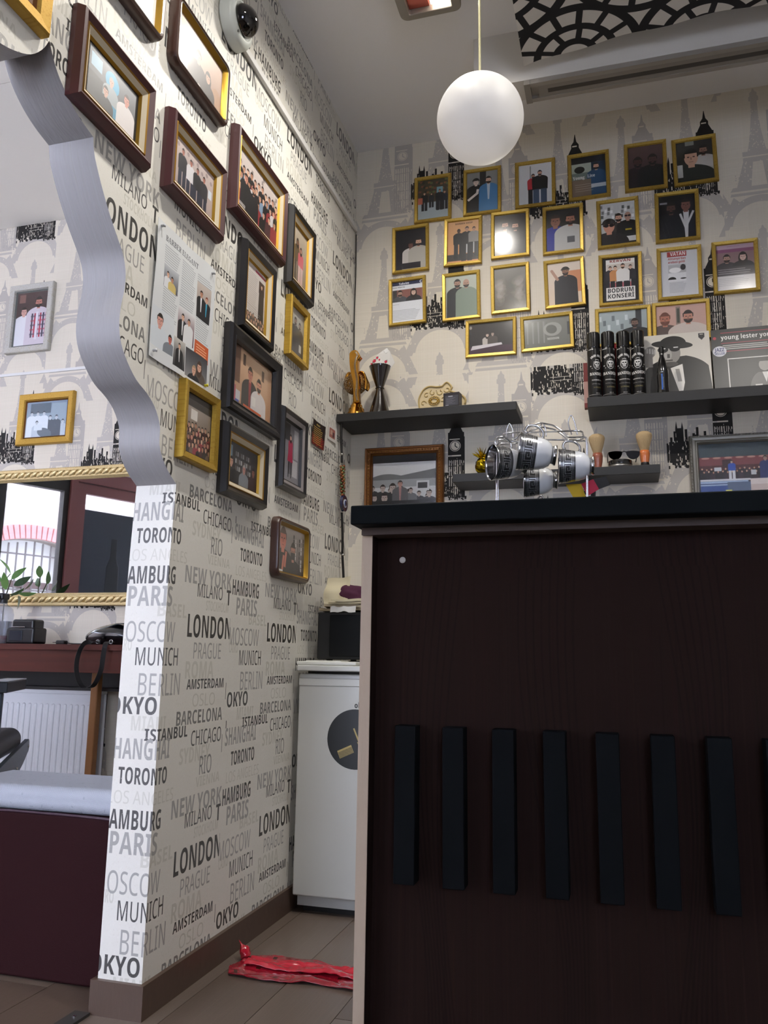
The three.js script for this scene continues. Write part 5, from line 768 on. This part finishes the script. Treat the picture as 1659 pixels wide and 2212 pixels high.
{ // low shelf
  const p = thing('pineapple_ornament', 'small shiny gold pineapple ornament on the low shelf', 'ornament', [-.522, YM, -3.19]);
  const mG = std('#b59a1e', .14, { metalness: 1, flatShading: true });
  part('fruit', crumple(new THREE.SphereGeometry(.03, 14, 12).scale(1, 1.3, 1).translate(0, .037, 0), .006, 60, 3), mG, p);
  const leaf = new THREE.ConeGeometry(.008, .052, 5).scale(1, 1, .35).translate(0, .024, 0);
  for (let k = 0; k < 20; k++) { const l = part('leaf', leaf, mG, p); l.position.set(0, .072, 0); l.rotation.set(0, k * 2.4, .25 + (k % 5) * .3, 'YXZ'); }
  const brush = (label, x, z, handle, s, tilt) => { const b = thing('shaving_brush', label, 'brush', [x, YM, z], 0, undefined); b.rotation.z = tilt; b.scale.setScalar(s);
    part('handle', lathe([[0, 0], [.0135, 0], [.0145, .006], [.0125, .012], [.0165, .03], [.0185, .05], [.0165, .062], [0, .062]], 32), handle, b);
    part('bristles', lathe([[.0145, .060], [.017, .072], [.024, .095], [.0285, .115], [.027, .124], [.018, .131], [0, .133]], 40), std('#cdb084', .95, { bumpMap: rough(grain, 3, .2), bumpScale: .004 }), b); return b; };
  brush('shaving brush with a reddish wooden handle beside the cup rack', -.069, -3.20, phy('#8f4f3a', .35, { clearcoat: .4 }), 1.09, .02);
  const b2 = brush('shaving brush with an orange handle at the end of the low shelf', .105, -3.19, phy('#c9703c', .3, { clearcoat: .6 }), 1.07, 0);
  part('collar', lathe([[.0138, 0], [.0152, .003], [.0148, .014], [.0138, .018]], 28), std('#141213', .3), b2, 'black and white collar');
  const tin = thing('wax_tin', 'flat round black tin lying under the sunglasses', 'tin', [.014, YM, -3.185]);
  part('tin_base', lathe([[0, 0], [.043, 0], [.044, .003], [.044, .012], [0, .012]], 44), std('#9b9996', .3, { metalness: .8 }), tin); part('lid', lathe([[.0448, .011], [.0452, .013], [.0452, .026], [.043, .028], [0, .028]], 44), phy('#0f0f10', .25, { clearcoat: .6 }), tin);
  const g = thing('sunglasses', 'dark sunglasses resting on the round black tin', 'sunglasses', [.028, YM + .0285, -3.18], .1);
  const mL = phy('#15151a', .1, { clearcoat: 1 });
  for (const s of [-1, 1]) { const l = new THREE.Shape(); l.moveTo(-.024, .030); l.quadraticCurveTo(0, .036, .026, .029); l.quadraticCurveTo(.028, .006, .006, .001); l.quadraticCurveTo(-.02, -.001, -.024, .030); part('lens', new THREE.ExtrudeGeometry(l, { depth: .0015, bevelEnabled: true, bevelSize: .001, bevelThickness: .001, bevelSegments: 2 }).scale(s, 1, 1).translate(s * .031, .002, .012 - Math.abs(s) * .0), mL, g); part('temple', tube([[s * .057, .03, .012], [s * .058, .03, -.02], [s * .055, .026, -.06], [s * .053, .012, -.078]], .002, 24, 6), std('#101012', .3), g); }
  part('bridge', tube([[-.009, .03, .013], [0, .033, .015], [.009, .03, .013]], .0018, 16, 6), std('#3a3a3e', .25, { metalness: .8 }), g);
}
{ // evil-eye hanger on the wall under the shelf end
  const t = thing('bead_hanger', 'long black cord with brown and green beads and a blue evil eye', 'ornament', [XL + .022, 0, 0]);
  const mC = std('#191716', .7);
  part('cord', tube([[0, 1.828, -3.125], [-.002, 1.76, -3.132], [0, 1.70, -3.138], [0, 1.66, -3.142]], .0055, 40, 8), mC, t);
  part('cord', tube([[0, 1.45, -3.157], [.001, 1.36, -3.17], [-.001, 1.27, -3.182], [0, 1.20, -3.195], [0, 1.145, -3.206]], .0055, 50, 8), mC, t);
  for (const [y, z] of [[1.695, -3.139], [1.275, -3.183]]) part('clasp', new THREE.SphereGeometry(.0075, 14, 10).translate(0, y, z), std('#b9b6b0', .25, { metalness: 1 }), t);
  const cols = ['#7a3f1c', '#8a5a2a', '#4a5a34', '#5d7048', '#6a3014'];
  for (let k = 0; k < 46; k++) { const f = k / 46, a = k * 2.4; part('bead', k < 5 ? new THREE.IcosahedronGeometry(.0062, 1) : t.children[4 + (k % 5)].geometry, k < 5 ? std(cols[k], .3) : t.children[4 + (k % 5)].material, t).position.set(.006 * Math.cos(a) + .002, 1.645 - f * .125, -3.145 - f * .01 + .0105 * Math.sin(a)); }
  const e = (r, d, c) => part('eye_disc', cyl(r, r, d, 0, 0, 0, 36).rotateZ(Math.PI / 2).translate(.002 + d / 2, 1.487, -3.156), phy(c, .12, { clearcoat: 1 }), t);
  e(.034, .012, '#141a46'); e(.018, .014, '#c9ced6'); e(.012, .0155, '#2c3f86'); e(.006, .017, '#0b0b10');
}
// ---------------------------------------------------------------- fridge corner
{
  const t = thing('fridge', 'small white fridge with a round black sticker beside the lettered wall', 'fridge', [0, 0, 0]);
  const mF = phy('#c9c9c3', .3, { clearcoat: .4, clearcoatRoughness: .2 }), X0 = -1.105, X1 = -.605;
  part('cabinet', bx(X0 + .004, X1 - .004, .02, .79, -3.24, -2.775), mF, t);
  part('top_panel', rb(X1 - X0 + .004, .02, .53, .004, (X0 + X1) / 2, .815, -2.98), mF, t);
  part('door', rb(X1 - X0, .735, .04, .006, (X0 + X1) / 2, .4275, -2.755), mF, t);
  part('door_lip', rb(X1 - X0, .028, .05, .004, (X0 + X1) / 2, .767, -2.757), mF, t);
  part('shadow_gasket', bx(X0 + .012, X1 - .012, .79, .806, -3.2, -2.79), std('#55534e', .7), t);
  part('plinth', bx(X0 + .02, X1 - .02, 0, .05, -3.2, -2.79), std('#1c1b1a', .7), t);
  const ck = part('sticker', new THREE.CircleGeometry(.100, 56).translate(-.893, .578, -2.7345), std('#ffffff', .4, { map: tex(512, 512, (x, w, h) => { x.fillStyle = '#0e0f0c'; x.fillRect(0, 0, w, h); x.save(); x.translate(256, 256); x.rotate(-.42); x.fillStyle = '#b9a468'; x.fillRect(-190, 30, 380, 16); for (let i = 0; i < 34; i++) x.fillRect(-190 + i * 11, 40, 6, i < 15 ? 60 : 44); x.fillStyle = '#141512'; x.fillRect(-50, 0, 60, 120); x.fillStyle = '#b9a468'; x.fillRect(20, -90, 14, 120); x.restore(); }) }), t, 'round black sticker with a gold comb');
  part('lettering', new THREE.PlaneGeometry(.05, .026).translate(-.874, .690, -2.7346), std('#ffffff', .5, { map: tex(128, 66, (x, w, h) => { x.fillStyle = '#c9c9c3'; x.fillRect(0, 0, w, h); word(x, 'okul', 4, 52, 46, 120, '#191917'); }) }), t);
  const tr = thing('white_tray', 'thin white tray lying on top of the small fridge', 'tray', [-1.0, .8255, -2.87]);
  part('tray', rb(.222, .013, .30, .004, 0, .0065, 0), std('#dcdcd4', .4), tr); part('lid', rb(.13, .003, .25, .001, -.02, .0146, 0), std('#e0e0d8', .4), tr);
  const m = thing('microwave', 'black box-shaped appliance stacked on the fridge, under folded papers', 'appliance', [-.848, .8413, -3.0]);
  part('case', rb(.46, .172, .34, .006, 0, .09, 0), std('#0b0b0b', .7), m); part('door_panel', rb(.40, .15, .008, .003, .02, .09, .173), phy('#0a0b0b', .55, { specularIntensity: .3 }), m); for (const s of [-1, 1]) for (const q of [-1, 1]) part('foot', cyl(.012, .012, .006, s * .19, .002, q * .14, 12), std('#1b1b1b', .7), m);
  const pp = thing('folded_papers', 'cream folded papers piled on the black appliance', 'paper', [-.86, 1.021, -2.99]);
  const ys = [0, .011, .022, .033];
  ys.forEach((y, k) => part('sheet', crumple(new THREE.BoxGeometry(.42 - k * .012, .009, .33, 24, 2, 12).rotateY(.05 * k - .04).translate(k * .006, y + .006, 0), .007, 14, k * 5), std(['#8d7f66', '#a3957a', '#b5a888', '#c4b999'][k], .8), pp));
  part('upturned_corner', crumple(new THREE.PlaneGeometry(.10, .12, 10, 10).translate(0, .05, 0).rotateX(-.35).translate(-.165, .03, .115), .012, 20, 4), std('#c9bfa0', .8, { side: THREE.DoubleSide }), pp);
  part('torn_edge', crumple(new THREE.PlaneGeometry(.10, .018, 12, 3).rotateX(-.2).translate(-.11, .004, .185), .006, 40, 8), std('#c2c0ba', .7, { side: THREE.DoubleSide }), pp);
  const pu = thing('plum_cloth', 'plum coloured cloth bundle lying on the cream papers', 'cloth', [-.955, 1.064, -2.93]);
  part('bundle', bend(new THREE.SphereGeometry(.05, 36, 20), (x, y, z) => { const e = perlin.noise(x * 30, y * 30, z * 30 + 3) * .012; return [x * 1.7 + e + y * -.25, Math.max(0, (y + .026) * .85) * (1 - x * 3.2) * .9 + e * .5, z * 1.3 + e]; }), std('#451631', .85), pu);
  part('tied_end', crumple(new THREE.SphereGeometry(.028, 20, 14).scale(1.4, .8, 1).translate(.105, .02, .01), .012, 30, 2), std('#3d1430', .85), pu);
}
{ // red plastic wrap on the floor
  const t = thing('red_wrapping', 'crumpled shiny red plastic wrapping lying on the floor by the skirting', 'wrapping', [-.865, .0015, -2.255], .02);
  const mk = (w, d, amp, s, y) => bend(new THREE.BoxGeometry(w, .002, d, 60, 1, 26), (x, yy, z) => { const a = perlin.noise(x * 7 + s, s, z * 22), b = perlin.noise(x * 26, s + 3, z * 60), e = .86 + .14 * perlin.noise(s + z * 9, x > 0 ? 2 : 7, 1); return [x * e, yy + y + Math.abs(a) * amp + Math.abs(b) * amp * .35 + .002, z * (.9 + .2 * perlin.noise(x * 5 + s, 4, s))]; });
  const dots = tex(512, 256, (x, w, h) => { x.fillStyle = '#8c1526'; x.fillRect(0, 0, w, h); speckle(x, w, h, 500, ['#741220', '#a81a30'], 4, 40, .4); x.fillStyle = '#3a1c16'; for (let i = 0; i < 7; i++) for (let k = 0; k < 4; k++) if ((i + k) % 2) x.fillRect(i * 74 + 20, k * 66 + 16, 14, 17); });
  const m1 = phy('#ffffff', .2, { map: dots, clearcoat: .8, clearcoatRoughness: .12 }), m2 = phy('#c81a34', .22, { clearcoat: .8, clearcoatRoughness: .12, transmission: .25, thickness: 0 });
  part('film', mk(.46, .175, .012, 1.3, 0), m1, t); part('folded_film', mk(.44, .07, .018, 5.1, .006).translate(.01, 0, -.012), m2, t); part('twisted_end', crumple(new THREE.ConeGeometry(.02, .05, 10, 6).rotateZ(.5).translate(-.21, .03, -.05), .012, 40, 3), m2, t);
}

// ---------------------------------------------------------------- side room on the left
{ // mirror
  const t = thing('wall_mirror', 'large wall mirror in a gold twisted-rope frame, reflecting the shop window', 'mirror', [0, 0, ZB + .002]);
  const x0 = -3.52, x1 = -1.95, y0 = 1.075, y1 = 1.752, mG = std('#d6c190', .36, { metalness: .55, map: goldTex });
  const g = moulding(x1 - x0, y1 - y0, [[0, 0], [0, .024], [.004, .028], [.016, .028], [.018, .018], [.040, .018], [.042, .026], [.05, .026], [.062, .012]]).translate((x0 + x1) / 2, (y0 + y1) / 2, 0);
  part('frame', g, mG, t);
  part('mirror_glass', bx(x0 + .058, x1 - .058, y0 + .058, y1 - .058, .004, .012), std('#e4e8e8', .015, { metalness: 1 }), t);
  const bead = new THREE.SphereGeometry(1, 16, 12).scale(.027, .0125, .013).rotateZ(.62), rope = (y) => { for (let x = x0 + .03; x < x1 - .02; x += .0375) part('rope_twist', bead, mG, t).position.set(x, y, .021); };
  rope(y1 - .029); rope(y0 + .029);
  const bv = new THREE.SphereGeometry(1, 16, 12).scale(.0125, .027, .013).rotateZ(-.62); for (const x of [x0 + .029, x1 - .029]) for (let y = y0 + .07; y < y1 - .05; y += .0375) part('rope_twist', bv, mG, t).position.set(x, y, .021);
}
{ // console
  const t = thing('console_table', 'reddish wood console shelf with a deep apron under the mirror', 'console', [0, 0, 0]);
  const wt = tex(512, 256, (x, w, h) => { x.fillStyle = '#54291f'; x.fillRect(0, 0, w, h); for (let i = 0; i < 500; i++) { x.globalAlpha = .3 * rnd(); x.fillStyle = ['#40201a', '#6a3629', '#4a241e', '#5e3026'][(rnd() * 4) | 0]; x.fillRect(rnd() * w, rnd() * h, rr(40, 300), rr(1, 4)); } x.globalAlpha = 1; }, true);
  const mW = phy('#f0d2c8', .5, { map: wt, specularIntensity: .6 }), mL = std('#8c5e34', .4, { metalness: .2 });
  part('top', metreUV(bx(-3.6, -1.60, .868, .891, ZB + .002, -2.95)), mW, t); part('apron', metreUV(bx(-3.58, -1.62, .775, .868, -2.99, -2.965)), mW, t);
  for (const x of [-2.232, -3.5]) part('leg', rb(.036, .78, .036, .006, x, .39, -3.16), mL, t, 'golden brown leg'); part('leg', rb(.036, .78, .036, .006, -1.68, .39, -3.16), mL, t);
  part('lower_shelf', bx(-3.3, -1.75, .69, .703, ZB + .002, -3.20), std('#1d1c1c', .5), t); part('back_panel', bx(-3.3, -1.75, .703, .775, ZB + .002, ZB + .02), std('#262626', .5), t);
}
{ // radiator
  const t = thing('radiator', 'white panel radiator with vertical ribs under the console', 'radiator', [0, 0, 0]);
  const mR = phy('#d6d8dc', .3, { clearcoat: .3 }), x0 = -3.05, x1 = -2.262, z = -3.205;
  part('panel', rb(x1 - x0, .56, .02, .006, (x0 + x1) / 2, .395, z - .012), mR, t); part('back_panel', rb(x1 - x0, .56, .016, .005, (x0 + x1) / 2, .395, z - .075), mR, t); part('top_grille', rb(x1 - x0, .02, .085, .004, (x0 + x1) / 2, .682, z - .042), mR, t);
  const rg = new THREE.CapsuleGeometry(.0095, .46, 6, 14).scale(1, 1, .55); for (let x = x0 + .03; x < x1 - .02; x += .0315) part('rib', rg, mR, t).position.set(x, .39, z - .003);
  for (const y of [.15, .62]) part('wall_pipe', cyl(.011, .011, .10, 0, 0, 0, 16).rotateX(Math.PI / 2).translate(x0 + .12, y, -3.262), std('#c9cbce', .4), t);
}
{ // padded bench
  const t = thing('padded_bench', 'dark burgundy leather box bench with a white lace cover', 'bench', [0, 0, 0]);
  const x0 = -1.89, x1 = -1.272, z0 = -2.27, z1 = -1.985;
  part('box', rb(x1 - x0, .418, z1 - z0, .008, (x0 + x1) / 2, .211, (z0 + z1) / 2), phy('#291013', .7, { specularIntensity: .2, bumpMap: rough(grain, 4, 4), bumpScale: .0006 }), t);
  part('piping', tube([[x0 + .02, .419, z1 - .002], [x0 + .3, .421, z1], [x1 - .1, .419, z1], [x1 - .01, .415, z1 - .004]], .004, 60, 8), phy('#3a2230', .35), t);
  const lt = tex(512, 512, (x, w, h) => { x.fillStyle = '#a9adb6'; x.fillRect(0, 0, w, h); for (let i = 0; i < 128; i++) for (let k = 0; k < 128; k++) { x.globalAlpha = .55; x.fillStyle = (i + k) % 2 ? '#d6d9e0' : '#8b909c'; x.fillRect(i * 4, k * 4, 2.6, 2.6); } x.globalAlpha = .5; x.fillStyle = '#8f949f'; for (let i = 0; i < 26; i++) { x.beginPath(); x.ellipse(rnd() * w, rnd() * h, rr(8, 22), rr(3, 8), rnd() * 3, 0, 7); x.fill(); } x.globalAlpha = 1; }, true);
  lt.repeat.set(5, 5); const mL = std('#ffffff', .7, { map: lt, bumpMap: lt, bumpScale: .002 });
  const cg = new RoundedBoxGeometry(x1 - x0 - .012, .062, z1 - z0 - .01, 8, .028); bend(cg, (x, y, z) => [x, y + (y > 0 ? .006 * perlin.noise(x * 9, 2, z * 11) + .008 * Math.cos(z * 7) : 0), z]);
  part('lace_cushion', metreUV(cg).translate((x0 + x1) / 2, .451, (z0 + z1) / 2), mL, t, 'white lace cover over the cushion');
}
{ // barber chair turned to the mirror, only its right side reaches into the picture
  const t = thing('barber_chair', 'black barber chair with steel bracket, cut by the left edge of the picture', 'chair', [-2.274, 0, -2.25], Math.PI * 2 / 3);   // local +x is its front
  const mB = phy('#100f11', .5, { clearcoat: .15, clearcoatRoughness: .3 }), mS = std('#4c5662', .35, { metalness: .6 }), mP = std('#2f343a', .4, { metalness: .2 });
  part('seat', bend(new RoundedBoxGeometry(.60, .09, .54, 6, .04), (x, y, z) => [x, y + .008 * Math.cos(z * 6), z]).translate(.09, .525, 0), mB, t);
  part('backrest', bend(new RoundedBoxGeometry(.09, .5, .42, 6, .035), (x, y, z) => [x - y * .2, y, z]).translate(-.26, .85, 0), mB, t);
  for (const s of [-1, 1]) { part('armrest', rb(.34, .036, .07, .004, .07, .737, s * .255), mP, t); part('armrest_top', rb(.342, .004, .07, .002, .07, .757, s * .255), std('#a7adb5', .35), t); part('arm_support', rb(.03, .2, .04, .008, -.05, .62, s * .25), mS, t); }
  const b = new THREE.Shape(); b.moveTo(-.24, -.03); b.lineTo(.33, .02); b.absarc(.345, -.002, .024, Math.PI / 2, -Math.PI / 2, true); b.lineTo(.30, -.045); b.lineTo(.26, -.06); b.lineTo(.16, -.085); b.lineTo(-.02, -.11); b.lineTo(-.24, -.11); b.closePath();
  const br = new THREE.ExtrudeGeometry(b, { depth: .012, bevelEnabled: true, bevelSize: .002, bevelThickness: .002, bevelSegments: 2 });
  for (const z of [.276, -.288]) part('side_bracket', br.clone().translate(.06, .50, z), mS, t);
  for (const [x, y] of [[.405, .498], [.20, .44]]) part('bolt', lathe([[0, .004], [.005, .003], [.006, 0]], 14).rotateX(Math.PI / 2).translate(x, y, .291), std('#c9c9cb', .2, { metalness: 1 }), t);
  part('front_stay', rb(.05, .14, .03, .006, .28, .36, .27), mP, t); part('column', cyl(.045, .05, .3, 0, .2, 0), mChrome, t); part('base', lathe([[0, 0], [.26, 0], [.27, .012], [.2, .035], [.06, .055], [0, .055]], 56), mChrome, t); part('pump_housing', cyl(.08, .09, .1, 0, .39, 0), mP, t);
}
{ // small things on the console
  const Y = .8915;
  const h = thing('handbag', 'black patent handbag with a strap hanging over the console edge', 'bag', [-2.10, Y, -3.09]);
  const mB = phy('#0e0f12', .22, { clearcoat: .8, clearcoatRoughness: .12 });
  part('body', bend(new THREE.SphereGeometry(.09, 44, 28), (x, y, z) => { const e = perlin.noise(x * 16, y * 16, z * 16 + 4) * .014; return [x * 1.65 + e, Math.max(0, y + .06) * .62 * (1 - .5 * Math.max(0, -x * 4)) + e * .4, z * .85 + e]; }), mB, h);
  part('flap', bend(new THREE.BoxGeometry(.19, .004, .10, 24, 1, 12), (x, y, z) => [x + .03, y + .078 - 1.8 * x * x + .008 * Math.sin(x * 40 + z * 20), z * (1 + x) + .01]), mB, h);
  part('strap', (() => { const c = new THREE.CatmullRomCurve3([[-.02, .012, .085], [-.05, .004, .150], [-.072, -.05, .158], [-.070, -.12, .158], [-.035, -.172, .16], [.012, -.168, .16], [.042, -.11, .158], [.05, -.04, .158], [.052, .004, .15], [.045, .012, .09]].map((p) => V(...p))), N = 90, pos = [], idx = []; for (let i = 0; i <= N; i++) { const f = i / N, p = c.getPoint(f), t = c.getTangent(f), v = V(.75 - .5 * (1 - f), 0, -.55), w = v.addScaledVector(t, -v.dot(t)).normalize().multiplyScalar(.0095), n = w.clone().normalize().cross(t).multiplyScalar(.0009); for (const [a, b] of [[-1, -1], [1, -1], [1, 1], [-1, 1]]) pos.push(p.x + a * w.x + b * n.x, p.y + a * w.y + b * n.y, p.z + a * w.z + b * n.z); if (i) for (let k = 0; k < 4; k++) { const A = (i - 1) * 4 + k, B = (i - 1) * 4 + (k + 1) % 4; idx.push(A, B, B + 4, A, B + 4, A + 4); } } const g = new THREE.BufferGeometry(); g.setAttribute('position', new THREE.Float32BufferAttribute(pos, 3)); g.setIndex(idx); return toCreasedNormals(g.toNonIndexed(), .6); })(), std('#131316', .5), h);
  for (const x of [-.03, .035]) part('buckle', new THREE.TorusGeometry(.008, .0016, 8, 20).translate(x, .012, .09), mChrome, h);
  const b = thing('device_stand', 'small black device with rounded shoulders on the console', 'device', [-2.565, Y, -3.09]);
  part('lower_body', rb(.145, .072, .09, .01, 0, .036, 0), phy('#121317', .35), b); part('upper_body', rb(.118, .05, .075, .012, 0, .084, -.004), phy('#0f1013', .3), b); part('front_panel', rb(.068, .045, .004, .002, -.02, .036, .046), phy('#1c222c', .2), b); part('chrome_strip', rb(.07, .004, .003, .001, -.012, .074, .0455), mChrome, b);
  const p = thing('power_plug', 'small black power plug lying on the console before the mirror', 'plug', [-2.385, Y, -3.10]);
  part('plug_body', rb(.045, .018, .03, .006, 0, .009, 0), std('#141416', .5), p); for (const s of [-1, 1]) part('pin', cyl(.0022, .0022, .02, 0, 0, 0, 10).rotateZ(Math.PI / 2).translate(-.032, .010, s * .006), mChrome, p); part('cord', tube([[.022, .009, 0], [.06, .004, .01], [.12, .004, -.01], [.18, .004, .0]], .0028, 30, 7), std('#141416', .5), p);
  const s = thing('spray_bottle', 'clear bottle with dark red liquid at the left edge of the picture', 'bottle', [-2.70, Y, -3.08]);
  part('bottle', lathe([[0, 0], [.045, 0], [.05, .004], [.05, .13], [.045, .155], [.02, .175], [.016, .19]], 40), phy('#e6e8ee', .08, { transmission: .85, thickness: 0, ior: 1.45 }), s); part('liquid', lathe([[0, .003], [.046, .003], [.046, .036], [0, .036]], 36), phy('#5a1226', .15), s); part('trigger_head', merge([rb(.03, .03, .05, .008, 0, .212, 0), rb(.012, .03, .012, .004, .0, .2, .03), cyl(.018, .018, .02, 0, .19, 0)]), std('#17181b', .4), s);
  const pl = thing('leafy_twig', 'green leafy houseplant in a small pot at the left edge before the mirror', 'plant', [-2.80, Y, -3.20]);
  part('pot', lathe([[0, 0], [.035, 0], [.045, .1], [.048, .105], [.044, .106], [.04, .095], [0, .09]], 32), phy('#1d1b1c', .3), pl);
  const lf = new THREE.Shape(); lf.moveTo(0, 0); lf.quadraticCurveTo(.034, .03, 0, .085); lf.quadraticCurveTo(-.034, .03, 0, 0);
  const lg = bend(new THREE.ExtrudeGeometry(lf, { depth: .0008, bevelEnabled: false, curveSegments: 10 }), (x, y, z) => [x, y, z - 3 * y * y + 6 * x * x]);
  const ms = [std('#4c7236', .5), std('#31492a', .45), std('#6d9350', .5)];
  [[.045, .30, .02, -.6], [.07, .27, .03, -1.2], [.09, .235, .02, -2.0], [.05, .225, .03, -1.7], [.11, .25, .01, -1.4], [.02, .33, .0, .2], [.0, .29, .03, .8], [.075, .225, .0, -2.4], [.03, .25, .03, .4]].forEach(([x, y, z, r], i) => { const l = part('leaf', lg, ms[i % 3], pl); l.position.set(x, y, z); l.rotation.set(-.3, i * .5, r, 'ZYX'); });
  part('stem', merge([tube([[0, .09, 0], [.01, .2, .01], [.045, .3, .02]], .003, 24, 6), tube([[.01, .2, .01], [.05, .22, .02], [.11, .25, .01]], .0022, 20, 6), tube([[.01, .2, .01], [.0, .28, .02], [.02, .33, 0]], .0022, 20, 6)]), std('#4a4a2c', .6), pl);
}
{ // threshold strip between the rooms
  const t = thing('threshold_strip', 'dark grey metal threshold strip on the floor at the partition end', 'strip', [0, 0, 0]);
  part('profile', merge([bx(-1.298, -1.256, 0, .007, -1.85, .3)]), std('#4b4947', .45, { metalness: .4 }), t);
  for (let z = -1.82; z < .3; z += .3) part('screw', cyl(.004, .004, .002, -1.277, .0078, z, 12), mChrome, t);
}

scene.traverse((o) => { if (o.isMesh) { o.castShadow = true; o.receiveShadow = true; } });
renderer.render(scene, camera);
